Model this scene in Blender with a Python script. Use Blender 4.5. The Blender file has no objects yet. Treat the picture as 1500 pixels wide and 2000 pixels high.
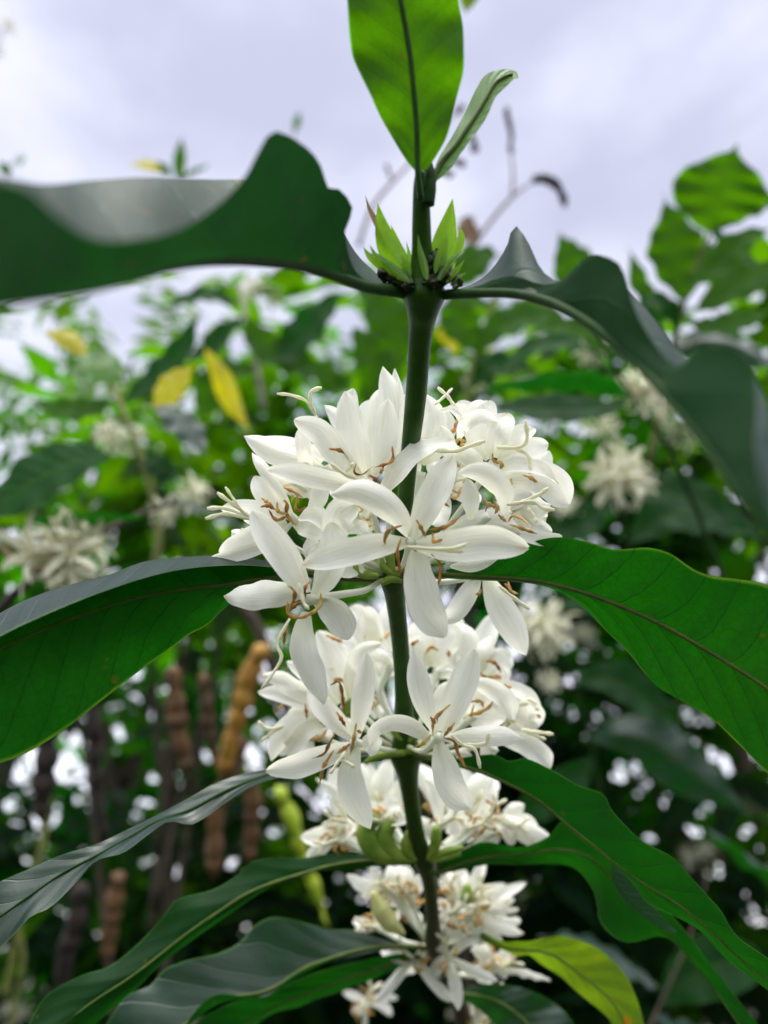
import bpy, math, random
import numpy as np
from mathutils import Vector, Matrix, Euler, noise
random.seed(7)
rng = np.random.default_rng(11)
sc = bpy.context.scene
COL = sc.collection
F = 1447.0
PITCH = 30.0
CAMLOC = Vector((0, 0, 1.5))
RC = Euler((math.radians(90 + PITCH), 0, 0)).to_matrix()

def P(px, py, d):                       # a point d metres in front of the lens
    return CAMLOC + RC @ Vector(((px - 750) / F * d, -(py - 1000) / F * d, -d))
VIEW = RC @ Vector((0, 0, 1))           # towards the camera
CX = RC @ Vector((1, 0, 0)); CY = RC @ Vector((0, 1, 0))
UP = Vector((0, 0, 1))

# ---------------------------------------------------------------- materials
def newmat(name):
    m = bpy.data.materials.new(name); m.use_nodes = True
    nt = m.node_tree; nt.nodes.clear()
    return m, nt
def N(nt, typ, **kw):
    n = nt.nodes.new(typ)
    for k, v in kw.items():
        if k.startswith('i_'):
            n.inputs[k[2:].replace('_', ' ')].default_value = v
        else: setattr(n, k, v)
    return n
def math_(nt, op, a, b=None, c=None):
    n = nt.nodes.new('ShaderNodeMath'); n.operation = op
    for i, v in enumerate((a, b, c)):
        if v is None: continue
        if isinstance(v, (int, float)): n.inputs[i].default_value = v
        else: nt.links.new(v, n.inputs[i])
    return n.outputs[0]
def mixc(nt, f, a, b, mode='MIX'):
    n = nt.nodes.new('ShaderNodeMix'); n.data_type = 'RGBA'; n.blend_type = mode
    for s, v in ((n.inputs[0], f), (n.inputs[6], a), (n.inputs[7], b)):
        if isinstance(v, (int, float)): s.default_value = v
        elif isinstance(v, tuple): s.default_value = (*v, 1)
        else: nt.links.new(v, s)
    return n.outputs[2]
def ramp(nt, f, lo, hi):
    n = nt.nodes.new('ShaderNodeMapRange'); n.interpolation_type = 'SMOOTHSTEP'
    nt.links.new(f, n.inputs[0]); n.inputs[1].default_value = lo; n.inputs[2].default_value = hi
    return n.outputs[0]
def noise_(nt, scale, detail=4, coord='Object', rough=.55, vec=None):
    n = nt.nodes.new('ShaderNodeTexNoise'); n.inputs['Scale'].default_value = scale
    n.inputs['Detail'].default_value = detail; n.inputs['Roughness'].default_value = rough
    if vec is None:
        tc = nt.nodes.new('ShaderNodeTexCoord'); vec = tc.outputs[coord]
    nt.links.new(vec, n.inputs['Vector'])
    return n.outputs['Fac']

def leaf_mat(name, top, under, trans, tf=.45, rough=.38, veins=9, sx=1.0, spots=None, objvar=0.0, edge=None, spec=.5, bump=.28, vk=1.0):
    m, nt = newmat(name); L = nt.links
    out = N(nt, 'ShaderNodeOutputMaterial')
    uv = N(nt, 'ShaderNodeUVMap'); sp = N(nt, 'ShaderNodeSeparateXYZ'); L.new(uv.outputs[0], sp.inputs[0])
    u, v = sp.outputs[0], sp.outputs[1]
    au = math_(nt, 'ABSOLUTE', u)
    vv = math_(nt, 'SUBTRACT', math_(nt, 'MULTIPLY', v, float(veins)), math_(nt, 'MULTIPLY', math_(nt, 'POWER', au, .8), 1.7))
    wob = noise_(nt, 90 * sx, 2)
    lowf = noise_(nt, 25 * sx, 1); vv = math_(nt, 'ADD', vv, math_(nt, 'ADD', math_(nt, 'MULTIPLY', wob, .35), math_(nt, 'MULTIPLY', lowf, 1.2)))
    pp = math_(nt, 'PINGPONG', vv, .5)
    line = math_(nt, 'SUBTRACT', 1.0, ramp(nt, pp, .0, .05))
    broad = math_(nt, 'SUBTRACT', 1.0, ramp(nt, pp, .0, .5))
    mid = math_(nt, 'SUBTRACT', 1.0, ramp(nt, au, .02, .07))
    n1 = noise_(nt, 60 * sx, 5); n2 = noise_(nt, 900 * sx, 3); n3 = noise_(nt, 14 * sx, 3)
    geo = N(nt, 'ShaderNodeNewGeometry')
    dk = tuple(c * .62 for c in top); ldk = tuple(c * .7 for c in under)
    c_top = mixc(nt, ramp(nt, n1, .3, .7), top, dk)
    c_un = mixc(nt, ramp(nt, n1, .3, .7), under, ldk)
    col = mixc(nt, geo.outputs['Backfacing'], c_top, c_un)
    col = mixc(nt, math_(nt, 'MULTIPLY', line, .22), col, tuple(min(1, c * 1.7 + .01) for c in under))
    col = mixc(nt, math_(nt, 'MULTIPLY', mid, .55), col, (under[0] * 2 + .03, under[1] * 1.6 + .02, under[2] * 1.3))
    tcol = mixc(nt, ramp(nt, n1, .25, .75), trans, tuple(c * .72 for c in trans))
    tcol = mixc(nt, math_(nt, 'MULTIPLY', line, .22 * vk), tcol, tuple(c * .45 for c in trans))
    tcol = mixc(nt, math_(nt, 'MULTIPLY', broad, .10 * vk), tcol, tuple(c * .6 for c in trans))
    tcol = mixc(nt, math_(nt, 'MULTIPLY', mid, .5), tcol, tuple(c * .5 for c in trans))
    tcol = mixc(nt, math_(nt, 'MULTIPLY', ramp(nt, n2, .45, .75), .3), tcol, tuple(c * .5 for c in trans))
    vo = nt.nodes.new('ShaderNodeTexVoronoi'); vo.feature = 'DISTANCE_TO_EDGE'; vo.inputs['Scale'].default_value = 520 * sx
    tcv = nt.nodes.new('ShaderNodeTexCoord'); L.new(tcv.outputs['Object'], vo.inputs['Vector'])
    net = math_(nt, 'SUBTRACT', 1.0, ramp(nt, vo.outputs['Distance'], 0.0, .10))
    tcol = mixc(nt, math_(nt, 'MULTIPLY', net, .22 * vk), tcol, tuple(c * .4 for c in trans))
    blem = ramp(nt, noise_(nt, 210 * sx, 2), .70, .74)
    col = mixc(nt, math_(nt, 'MULTIPLY', blem, .6), col, (.10, .08, .02)); tcol = mixc(nt, math_(nt, 'MULTIPLY', blem, .5), tcol, (.10, .07, .01))
    pale = math_(nt, 'MULTIPLY', ramp(nt, n3, .5, .8), .3)
    tcol = mixc(nt, pale, tcol, (trans[0] * 1.5 + .03, trans[1] * 1.35, trans[2] * 1.3))
    if edge:
        e = math_(nt, 'MULTIPLY', ramp(nt, au, .955, .998), ramp(nt, n1, .3, .6))
        tcol = mixc(nt, math_(nt, 'MULTIPLY', e, .8), tcol, edge); col = mixc(nt, math_(nt, 'MULTIPLY', e, .6), col, edge)
    if spots:
        s = ramp(nt, noise_(nt, spots[0] * sx, 2), spots[1], spots[1] + .05)
        col = mixc(nt, s, col, spots[2]); tcol = mixc(nt, s, tcol, spots[2])
    if objvar:
        oi = N(nt, 'ShaderNodeObjectInfo')
        hs = N(nt, 'ShaderNodeHueSaturation')
        L.new(math_(nt, 'ADD', math_(nt, 'MULTIPLY', ramp(nt, noise_(nt, 2.2, 1, 'Generated'), .3, .7), .05), .475), hs.inputs['Hue'])
        L.new(tcol, hs.inputs['Color']); tcol = hs.outputs[0]
    hgt = math_(nt, 'ADD', math_(nt, 'MULTIPLY', broad, -.55), math_(nt, 'ADD', math_(nt, 'MULTIPLY', line, -.5), math_(nt, 'ADD', math_(nt, 'MULTIPLY', n1, .8), math_(nt, 'MULTIPLY', n2, .25))))
    bp = N(nt, 'ShaderNodeBump'); bp.inputs['Strength'].default_value = bump; bp.inputs['Distance'].default_value = .0009 / sx
    L.new(hgt, bp.inputs['Height'])
    pr = N(nt, 'ShaderNodeBsdfPrincipled'); L.new(col, pr.inputs['Base Color'])
    L.new(math_(nt, 'SUBTRACT', 1.0 + spec * 1.4, math_(nt, 'MULTIPLY', geo.outputs['Backfacing'], spec * .6)), pr.inputs['IOR'])
    rr = math_(nt, 'ADD', math_(nt, 'MULTIPLY', n1, .25), rough - .1)
    rr = math_(nt, 'ADD', rr, math_(nt, 'MULTIPLY', geo.outputs['Backfacing'], .22))
    L.new(rr, pr.inputs['Roughness']); L.new(math_(nt, 'SUBTRACT', spec * 1.2, math_(nt, 'MULTIPLY', geo.outputs['Backfacing'], spec * .8)), pr.inputs['Specular IOR Level'])
    L.new(bp.outputs[0], pr.inputs['Normal'])
    tr = N(nt, 'ShaderNodeBsdfTranslucent'); L.new(tcol, tr.inputs[0]); L.new(bp.outputs[0], tr.inputs['Normal'])
    mx = N(nt, 'ShaderNodeMixShader'); mx.inputs[0].default_value = tf
    L.new(pr.outputs[0], mx.inputs[1]); L.new(tr.outputs[0], mx.inputs[2]); L.new(mx.outputs[0], out.inputs[0])
    return m

def petal_mat(name, col, tcol, tf=.4, base=None):
    m, nt = newmat(name); L = nt.links
    out = N(nt, 'ShaderNodeOutputMaterial')
    uv = N(nt, 'ShaderNodeUVMap'); sp = N(nt, 'ShaderNodeSeparateXYZ'); L.new(uv.outputs[0], sp.inputs[0])
    cv = N(nt, 'ShaderNodeCombineXYZ'); L.new(math_(nt, 'MULTIPLY', sp.outputs[0], 7.0), cv.inputs[0]); L.new(math_(nt, 'MULTIPLY', sp.outputs[1], 1.3), cv.inputs[1])
    oi = N(nt, 'ShaderNodeObjectInfo'); L.new(math_(nt, 'MULTIPLY', oi.outputs['Random'], 30.0), cv.inputs[2])
    st = noise_(nt, 1.6, 3, vec=cv.outputs[0])
    fine = noise_(nt, 1500, 3); big = noise_(nt, 120, 3)
    bs = base or tuple(c * k for c, k in zip(col, (.93, .95, .72)))
    f0 = math_(nt, 'SUBTRACT', 1.0, ramp(nt, sp.outputs[1], .0, .45))
    c = mixc(nt, math_(nt, 'MULTIPLY', f0, .8), col, bs)
    c = mixc(nt, math_(nt, 'MULTIPLY', ramp(nt, st, .45, .75), .22), c, tuple(x * .86 for x in col))
    c = mixc(nt, math_(nt, 'MULTIPLY', ramp(nt, big, .62, .8), .35), c, (col[0] * .95, col[1] * .9, col[2] * .74))
    tipf = math_(nt, 'MULTIPLY', ramp(nt, sp.outputs[1], .86, 1.0), ramp(nt, noise_(nt, 260, 3), .48, .62))
    c = mixc(nt, math_(nt, 'MULTIPLY', tipf, .7), c, (.72, .60, .34))
    brz = ramp(nt, noise_(nt, 340, 3), .70, .76)
    c = mixc(nt, math_(nt, 'MULTIPLY', brz, .4), c, (.74, .66, .46))
    t = mixc(nt, math_(nt, 'MULTIPLY', ramp(nt, st, .4, .7), .5), tcol, tuple(x * .75 for x in tcol))
    hgt = math_(nt, 'ADD', math_(nt, 'MULTIPLY', st, 1.0), math_(nt, 'ADD', math_(nt, 'MULTIPLY', fine, .10), math_(nt, 'MULTIPLY', big, .8)))
    bp = N(nt, 'ShaderNodeBump'); bp.inputs['Strength'].default_value = .55; bp.inputs['Distance'].default_value = .00020
    L.new(hgt, bp.inputs['Height'])
    pr = N(nt, 'ShaderNodeBsdfPrincipled'); L.new(c, pr.inputs['Base Color']); pr.inputs['Roughness'].default_value = .42
    pr.inputs['Specular IOR Level'].default_value = .35
    L.new(bp.outputs[0], pr.inputs['Normal'])
    tr = N(nt, 'ShaderNodeBsdfTranslucent'); L.new(t, tr.inputs[0]); L.new(bp.outputs[0], tr.inputs['Normal'])
    mx = N(nt, 'ShaderNodeMixShader'); mx.inputs[0].default_value = tf
    L.new(pr.outputs[0], mx.inputs[1]); L.new(tr.outputs[0], mx.inputs[2]); L.new(mx.outputs[0], out.inputs[0])
    return m

def solid_mat(name, stops, rough=.5, nscale=200, bump=.4, bdist=.0004, uvgrad=None, tf=0, spec=.5):
    m, nt = newmat(name); L = nt.links
    out = N(nt, 'ShaderNodeOutputMaterial')
    n = noise_(nt, nscale, 5); n2 = noise_(nt, nscale * 5, 3)
    c = mixc(nt, ramp(nt, n, .32, .68), stops[0], stops[1])
    if uvgrad:
        uv = N(nt, 'ShaderNodeUVMap'); sp = N(nt, 'ShaderNodeSeparateXYZ'); L.new(uv.outputs[0], sp.inputs[0])
        w = math_(nt, 'ADD', sp.outputs[1], math_(nt, 'MULTIPLY', math_(nt, 'SUBTRACT', n, .5), .18))
        c = mixc(nt, ramp(nt, w, uvgrad[0], uvgrad[1]), c, uvgrad[2])
    c = mixc(nt, math_(nt, 'MULTIPLY', ramp(nt, n2, .66, .74), .35), c, tuple(min(1, x * 1.8 + .02) for x in stops[1]))
    pr = N(nt, 'ShaderNodeBsdfPrincipled'); L.new(c, pr.inputs['Base Color']); pr.inputs['Roughness'].default_value = rough
    pr.inputs['Specular IOR Level'].default_value = spec
    bp = N(nt, 'ShaderNodeBump'); bp.inputs['Strength'].default_value = bump; bp.inputs['Distance'].default_value = bdist
    L.new(math_(nt, 'ADD', n, math_(nt, 'MULTIPLY', n2, .4)), bp.inputs['Height']); L.new(bp.outputs[0], pr.inputs['Normal'])
    if tf:
        tr = N(nt, 'ShaderNodeBsdfTranslucent'); L.new(c, tr.inputs[0])
        mx = N(nt, 'ShaderNodeMixShader'); mx.inputs[0].default_value = tf
        L.new(pr.outputs[0], mx.inputs[1]); L.new(tr.outputs[0], mx.inputs[2]); L.new(mx.outputs[0], out.inputs[0])
    else: L.new(pr.outputs[0], out.inputs[0])
    return m

M = {}
M['leaf'] = leaf_mat('coffee_leaf', (.012, .045, .030), (.022, .085, .022), (.007, .138, .001), .52, .33, 10, edge=(.14, .32, .02), bump=.5, vk=2.0)
M['leaf_dark'] = leaf_mat('coffee_leaf_dark', (.008, .034, .024), (.012, .048, .014), (.008, .15, .003), .35, .38, 10, edge=(.1, .3, .05))
M['leaf_near'] = leaf_mat('coffee_leaf_near', (.012, .042, .034), (.022, .056, .026), (.012, .10, .010), .32, .50, 7, spec=.30, bump=.3)
M['leaf_bright'] = leaf_mat('coffee_leaf_young', (.03, .10, .012), (.035, .12, .014), (.085, .27, .002), .6, .42, 9, edge=(.15, .5, .03))
M['leaf_pale'] = leaf_mat('coffee_leaf_pale', (.13, .27, .07), (.16, .32, .12), (.25, .6, .10), .45, .45, 12)
M['leaf_olive'] = leaf_mat('coffee_leaf_yellowing', (.06, .13, .012), (.05, .13, .02), (.30, .52, .012), .5, .4, 10, spots=(110, .66, (.45, .24, .01)), edge=(.4, .5, .03))
M['leaf_yellow'] = leaf_mat('fading_yellow_leaf', (.60, .54, .006), (.58, .52, .006), (.95, .88, .002), .6, .45, 8, spots=(60, .70, (.12, .07, .02)))
M['leaf_brown'] = leaf_mat('dry_brown_leaf', (.16, .08, .035), (.22, .12, .06), (.35, .18, .08), .3, .6, 8)
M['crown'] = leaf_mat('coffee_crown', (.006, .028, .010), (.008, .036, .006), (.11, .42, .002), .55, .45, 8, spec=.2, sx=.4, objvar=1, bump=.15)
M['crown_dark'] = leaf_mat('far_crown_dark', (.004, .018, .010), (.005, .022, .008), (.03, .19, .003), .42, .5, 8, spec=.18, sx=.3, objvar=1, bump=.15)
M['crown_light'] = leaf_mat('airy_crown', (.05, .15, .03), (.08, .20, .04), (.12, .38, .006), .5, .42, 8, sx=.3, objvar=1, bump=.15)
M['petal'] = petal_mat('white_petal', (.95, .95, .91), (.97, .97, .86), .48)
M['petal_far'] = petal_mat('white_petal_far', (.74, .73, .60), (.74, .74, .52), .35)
M['tube'] = solid_mat('corolla_tube', ((.80, .82, .60), (.72, .76, .48)), .45, 300, .2, uvgrad=(.0, .45, (.82, .84, .74)), tf=.3)
M['style'] = solid_mat('cream_style', ((.95, .94, .80), (.90, .88, .70)), .5, 400, .15, tf=.4)
M['anther'] = solid_mat('brown_anther', ((.62, .33, .075), (.24, .075, .014)), .6, 450, .6)
M['anther_pale'] = solid_mat('ochre_anther', ((.78, .54, .20), (.46, .22, .05)), .6, 400, .6)
M['stem'] = solid_mat('green_stem', ((.012, .058, .004), (.028, .088, .005)), .42, 260, .35, spec=.3, uvgrad=(.70, .97, (.055, .036, .024)))
M['vein'] = solid_mat('leaf_midrib', ((.09, .16, .025), (.14, .20, .035)), .5, 260, .3, tf=.4)
M['vein_dark'] = solid_mat('dark_midrib', ((.010, .040, .006), (.018, .055, .008)), .65, 260, .3, spec=.15)
M['bract'] = solid_mat('dark_bract', ((.035, .022, .010), (.018, .045, .008)), .7, 500, .9)
M['bud'] = solid_mat('green_bud', ((.34, .47, .07), (.20, .36, .05)), .35, 220, .2, tf=.35)
M['bud_cream'] = solid_mat('cream_bud', ((.72, .66, .34), (.66, .70, .30)), .4, 220, .2, tf=.3)
M['shoot'] = leaf_mat('young_shoot', (.12, .30, .02), (.15, .34, .03), (.36, .72, .02), .55, .32, 3, bump=.1)
M['shoot_red'] = leaf_mat('reddish_shoot', (.20, .12, .06), (.22, .12, .06), (.40, .28, .12), .4, .4, 3, bump=.1)
M['pod_orange'] = solid_mat('ripe_pod', ((.42, .23, .03), (.24, .11, .016)), .55, 60, .5, .002)
M['pod_brown'] = solid_mat('dry_pod', ((.14, .070, .024), (.055, .028, .011)), .7, 60, .7, .002)
M['pod_dark'] = solid_mat('dark_pod_silhouette', ((.026, .016, .010), (.012, .009, .007)), .8, 50, .7, .002)  # near-black brown: the hanging pods' silhouette shade is put into the colour
M['pod_green'] = solid_mat('unripe_pod', ((.22, .34, .012), (.34, .40, .02)), .5, 60, .4, .002)
M['bark'] = solid_mat('bark', ((.050, .036, .022), (.018, .013, .009)), .85, 40, .9, .004)
M['twig'] = solid_mat('pale_twig', ((.30, .27, .24), (.20, .18, .14)), .8, 90, .6, .002)
M['twig_green'] = solid_mat('olive_twig', ((.20, .22, .05), (.12, .15, .04)), .6, 90, .4, .002)
M['ground'] = solid_mat('leaf_litter_soil', ((.05, .035, .022), (.03, .05, .018)), .95, 3, .8, .03)

# ---------------------------------------------------------------- objects
def mesh_obj(name, verts, faces, mat, parent=None, uvs=None):
    me = bpy.data.meshes.new(name)
    me.from_pydata([tuple(v) for v in verts], [], faces)
    if uvs is not None:
        lay = me.uv_layers.new(name='UVMap')
        li = np.empty(len(me.loops), dtype=np.int32); me.loops.foreach_get('vertex_index', li)
        ua = np.array(uvs, dtype=np.float32)[li]
        lay.data.foreach_set('uv', ua.ravel())
    me.polygons.foreach_set('use_smooth', [True] * len(me.polygons))
    me.materials.append(mat if not isinstance(mat, str) else M[mat])
    o = bpy.data.objects.new(name, me); COL.objects.link(o)
    if parent is not None: setparent(o, parent)
    return o
def worldloc(o):
    v = Vector(o.location)
    while o.parent: o = o.parent; v += Vector(o.location)
    return v
def setparent(o, parent):               # meshes are authored in world space: bring them home to the parent's origin
    off = worldloc(parent)
    o.parent = parent
    if o.type == 'MESH' and 'kept' not in o: o.data.transform(Matrix.Translation(-off))
def thing(name, label, cat, loc=(0, 0, 0), group=None):
    o = bpy.data.objects.new(name, None); COL.objects.link(o); o.empty_display_size = .02
    o.location = loc; o['label'] = label; o['category'] = cat
    if group: o['group'] = group
    return o
def cr(pts, t):                         # Catmull-Rom over any list of Vectors, t in 0..1
    n = len(pts) - 1
    if n == 0: return pts[0]
    x = min(max(t, 0), 1) * n; i = min(int(x), n - 1); f = x - i
    p1, p2 = pts[i], pts[i + 1]
    p0 = pts[i - 1] if i > 0 else p1 * 2 - p2
    p3 = pts[i + 2] if i + 2 <= n else p2 * 2 - p1
    return .5 * ((2 * p1) + (p2 - p0) * f + (2 * p0 - 5 * p1 + 4 * p2 - p3) * f * f + (3 * p1 - p0 - 3 * p2 + p3) * f * f * f)
def resample(pts, n):
    fine = [cr(pts, i / 200) for i in range(201)]
    L = [0.0]
    for a, b in zip(fine, fine[1:]): L.append(L[-1] + (b - a).length)
    out = []; j = 0
    for i in range(n):
        s = L[-1] * i / (n - 1)
        while j < 199 and L[j + 1] < s: j += 1
        seg = L[j + 1] - L[j]
        out.append(fine[j].lerp(fine[j + 1], (s - L[j]) / seg if seg > 1e-12 else 0))
    return out
def tube_data(pts, radii, n=10, flat=1.0, segs=None, fl_n=None):
    segs = segs or max(8, len(pts) * 6)
    c = resample(pts, segs)
    verts, faces, uvs = [], [], []
    T = (c[1] - c[0]).normalized(); nn = T.orthogonal().normalized()
    if fl_n is not None: nn = (fl_n - T * fl_n.dot(T)).normalized()
    for i in range(segs):
        T = (c[min(i + 1, segs - 1)] - c[max(i - 1, 0)]).normalized()
        nn = (nn - T * nn.dot(T)).normalized(); b = T.cross(nn)
        t = i / (segs - 1)
        if callable(radii): r = radii(t)
        else:
            x = t * (len(radii) - 1); k = min(int(x), len(radii) - 2); r = radii[k] * (1 - x + k) + radii[k + 1] * (x - k)
        for j in range(n):
            a = 2 * math.pi * j / n
            verts.append(c[i] + nn * (math.cos(a) * r * flat) + b * (math.sin(a) * r)); uvs.append((j / n, t))
    for i in range(segs - 1):
        for j in range(n):
            k = (j + 1) % n
            faces.append((i * n + j, i * n + k, (i + 1) * n + k, (i + 1) * n + j))
    for row, tt in ((0, 0), (segs - 1, 1)):
        verts.append(c[row]); uvs.append((.5, tt)); q = len(verts) - 1
        for j in range(n):
            k = (j + 1) % n
            faces.append((row * n + k, row * n + j, q) if row == 0 else (row * n + j, row * n + k, q))
    return verts, faces, uvs
def tube(name, pts, radii, mat, parent=None, n=10, flat=1.0, segs=None, fl_n=None):
    v, f, u = tube_data(pts, radii, n, flat, segs, fl_n)
    return mesh_obj(name, v, f, mat, parent, u)
def join(datas):
    V, FA, U = [], [], []
    for v, f, u in datas:
        o = len(V); V += v; U += u; FA += [tuple(i + o for i in q) for q in f]
    return V, FA, U

def w_petal(t):
    a = .30 + .70 * (1 - (1 - min(t / .5, 1)) ** 2)
    if t > .56: a *= max(0.015, 1 - ((t - .56) / .445) ** 2.0) ** .74
    return a
def w_leaf(t):
    return max(.03, (math.sin(math.pi * min(1, t * 1.02)) ** (.85 + .5 * t)) * (1 - .30 * t) * 1.15 * (1 - .65 * max(0, t - .82) / .18)) if t < 1 else .01
def w_lance(t):
    return max(.02, 1.35 * math.sin(math.pi * t ** .75) ** .9 * (1 - .35 * t) if t < 1 else .01)
def ribbon_data(pts, width, Nrm, prof=w_petal, cup=.25, n=16, m=8, wave=0.0, fold=0.0, tiltf=None, droop=0, waven=3.5, seed=None):
    c = resample(pts, n); verts, faces, uvs = [], [], []
    ph = random.uniform(0, 6.28); ph2 = random.uniform(0, 6.28)
    for i in range(n):
        t = i / (n - 1)
        T = (c[min(i + 1, n - 1)] - c[max(i - 1, 0)]).normalized()
        W = T.cross(Nrm)
        if W.length < .15: W = T.cross(CX + Nrm * .3)
        W.normalize(); NN = W.cross(T)
        if tiltf:
            a = tiltf(t); W, NN = W * math.cos(a) + NN * math.sin(a), NN * math.cos(a) - W * math.sin(a)
        hw = width * .5 * prof(t)
        for j in range(m + 1):
            u = -1 + 2 * j / m
            z = cup * width * .5 * (u * u - .33) * prof(t) ** .5
            z += fold * width * .5 * abs(u) * prof(t)
            z += wave * width * .5 * abs(u) ** 1.5 * math.sin(2 * math.pi * waven * t + (ph if u < 0 else ph2)) * prof(t) ** .4
            verts.append(c[i] + W * (hw * u) + NN * z); uvs.append((u, t))
    for i in range(n - 1):
        for j in range(m):
            a = i * (m + 1) + j
            faces.append((a, a + 1, a + m + 2, a + m + 1))
    return verts, faces, uvs
def ribbon(name, pts, width, Nrm, mat, parent=None, **kw):
    v, f, u = ribbon_data(pts, width, Nrm, **kw)
    return mesh_obj(name, v, f, mat, parent, u)

def rails_leaf(name, rails, dA, dB, offs, mat, parent, mid=1, n=56, m=20, und=.0016, flip=False, dmid=None, rmid=(.0012, .0004), vein='vein', midpts=None, label=None, start=None):
    """rails: pixel polylines from petiole to tip; dA..dB depth along the leaf; offs: depth offset of each rail"""
    R_ = []
    for k, r in enumerate(rails):
        q = resample([Vector((x, y, 0)) for x, y in r], n)
        row = []
        ph = k * 2.1 + len(rails[0])
        for i, p in enumerate(q):
            t = i / (n - 1)
            d = dA + (dB - dA) * t if dmid is None else (dA * (1 - t) ** 2 + 2 * dmid * t * (1 - t) + dB * t * t)
            env = math.sin(math.pi * min(1, t * 1.3 + .02) / 1.35) ** .7
            d += offs[k] * env
            if k != mid: d += und * math.sin(2 * math.pi * 3.6 * t + ph) * env
            row.append(P(p.x, p.y, d))
        R_.append(row)
    K = len(R_) - 1; umid = mid / K
    verts, faces, uvs = [], [], []
    for i in range(n):
        col = [R_[k][i] for k in range(K + 1)]
        for j in range(m + 1):
            s = j / m; verts.append(cr(col, s))
            u = (s - umid) / (umid if s < umid else (1 - umid)) if 0 < umid < 1 else (s if umid == 0 else s - 1)
            uvs.append((u, i / (n - 1)))
    for i in range(n - 1):
        for j in range(m):
            a = i * (m + 1) + j
            q = (a, a + 1, a + m + 2, a + m + 1)
            faces.append(q[::-1] if flip else q)
    lf = mesh_obj(name, verts, faces, mat, parent, uvs)
    if label: lf['label'] = label
    if rmid:
        mp = [p + VIEW * rmid[0] * .35 for p in R_[mid][::4]]
        if start is not None: mp = [start] + mp
        tube('midrib', mp, [rmid[0]] + [rmid[0] * .8 + (rmid[1] - rmid[0] * .8) * k / 5 for k in range(6)], vein, lf, n=10, segs=48)
    return lf

# ---------------------------------------------------------------- camera
cam = bpy.data.cameras.new('camera'); camo = bpy.data.objects.new('camera', cam); COL.objects.link(camo)
camo.location = CAMLOC; camo.rotation_euler = (math.radians(90 + PITCH), 0, 0)
cam.sensor_fit = 'VERTICAL'; cam.sensor_height = 36.0; cam.lens = 36.0 * F / 2000
cam.clip_start = .004; cam.clip_end = 500
cam.dof.use_dof = True; cam.dof.focus_distance = .146; cam.dof.aperture_fstop = 26.0 / 2.7
cam.dof.aperture_blades = 0
sc.camera = camo

# ---------------------------------------------------------------- the main branch
branch = thing('coffee_branch', 'sharp flowering coffee branch with whorls of white blossom and dark glossy leaves', 'coffee branch', P(920, 2060, .26))
ST = [(822,335,.124,22),(822,370,.125,32),(823,430,.127,38),(824,490,.129,42),(825,535,.130,54),(828,572,.131,88),(826,605,.132,68),(823,640,.134,52),(818,690,.136,46),(812,780,.140,43),(803,860,.144,38),(795,940,.149,34),(788,1020,.153,33),(776,1095,.158,40),(768,1128,.159,54),(772,1170,.162,40),(782,1260,.169,35),(788,1360,.177,35),(790,1435,.183,46),(792,1475,.186,64),(797,1520,.190,42),(805,1580,.197,34),(815,1640,.204,36),(828,1680,.209,46),(838,1720,.213,30),(845,1790,.220,28),(850,1850,.230,38),(880,1920,.240,26),(905,1990,.250,36),(920,2060,.260,28)]
stem_pts = [P(x, y, d) for x, y, d, w in ST]; stem_r = [w * .465 * d / F for x, y, d, w in ST]
def stem_mesh():
    segs = 180; idx = [i * (len(ST) - 1) / (segs - 1) for i in range(segs)]
    verts, faces, uvs = [], [], []; n = 20
    c = [cr(stem_pts, i / (len(ST) - 1)) for i in idx]
    nn = CX.copy()
    for i, x in enumerate(idx):
        T = (c[min(i + 1, segs - 1)] - c[max(i - 1, 0)]).normalized(); nn = (nn - T * nn.dot(T)).normalized(); b = T.cross(nn)
        r = cr([Vector((q, 0, 0)) for q in stem_r], x / (len(ST) - 1)).x
        for j in range(n):
            a = 2 * math.pi * j / n
            rr = r * (1 + .03 * noise.noise(Vector((j * .7, i * .15, 0)))) * (1 + .03 * math.cos(4 * a))
            verts.append(c[i] + nn * math.cos(a) * rr + b * math.sin(a) * rr * .85); uvs.append((j / n, i / (segs - 1)))
    for i in range(segs - 1):
        for j in range(n):
            k = (j + 1) % n; faces.append((i * n + j, i * n + k, (i + 1) * n + k, (i + 1) * n + j))
    verts.append(c[0]); uvs.append((.5, 0)); q = len(verts) - 1
    for j in range(n): faces.append(((j + 1) % n, j, q))
    return verts, faces, uvs
v, f, u = stem_mesh(); mesh_obj('stem', v, f, 'stem', branch, u)

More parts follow.
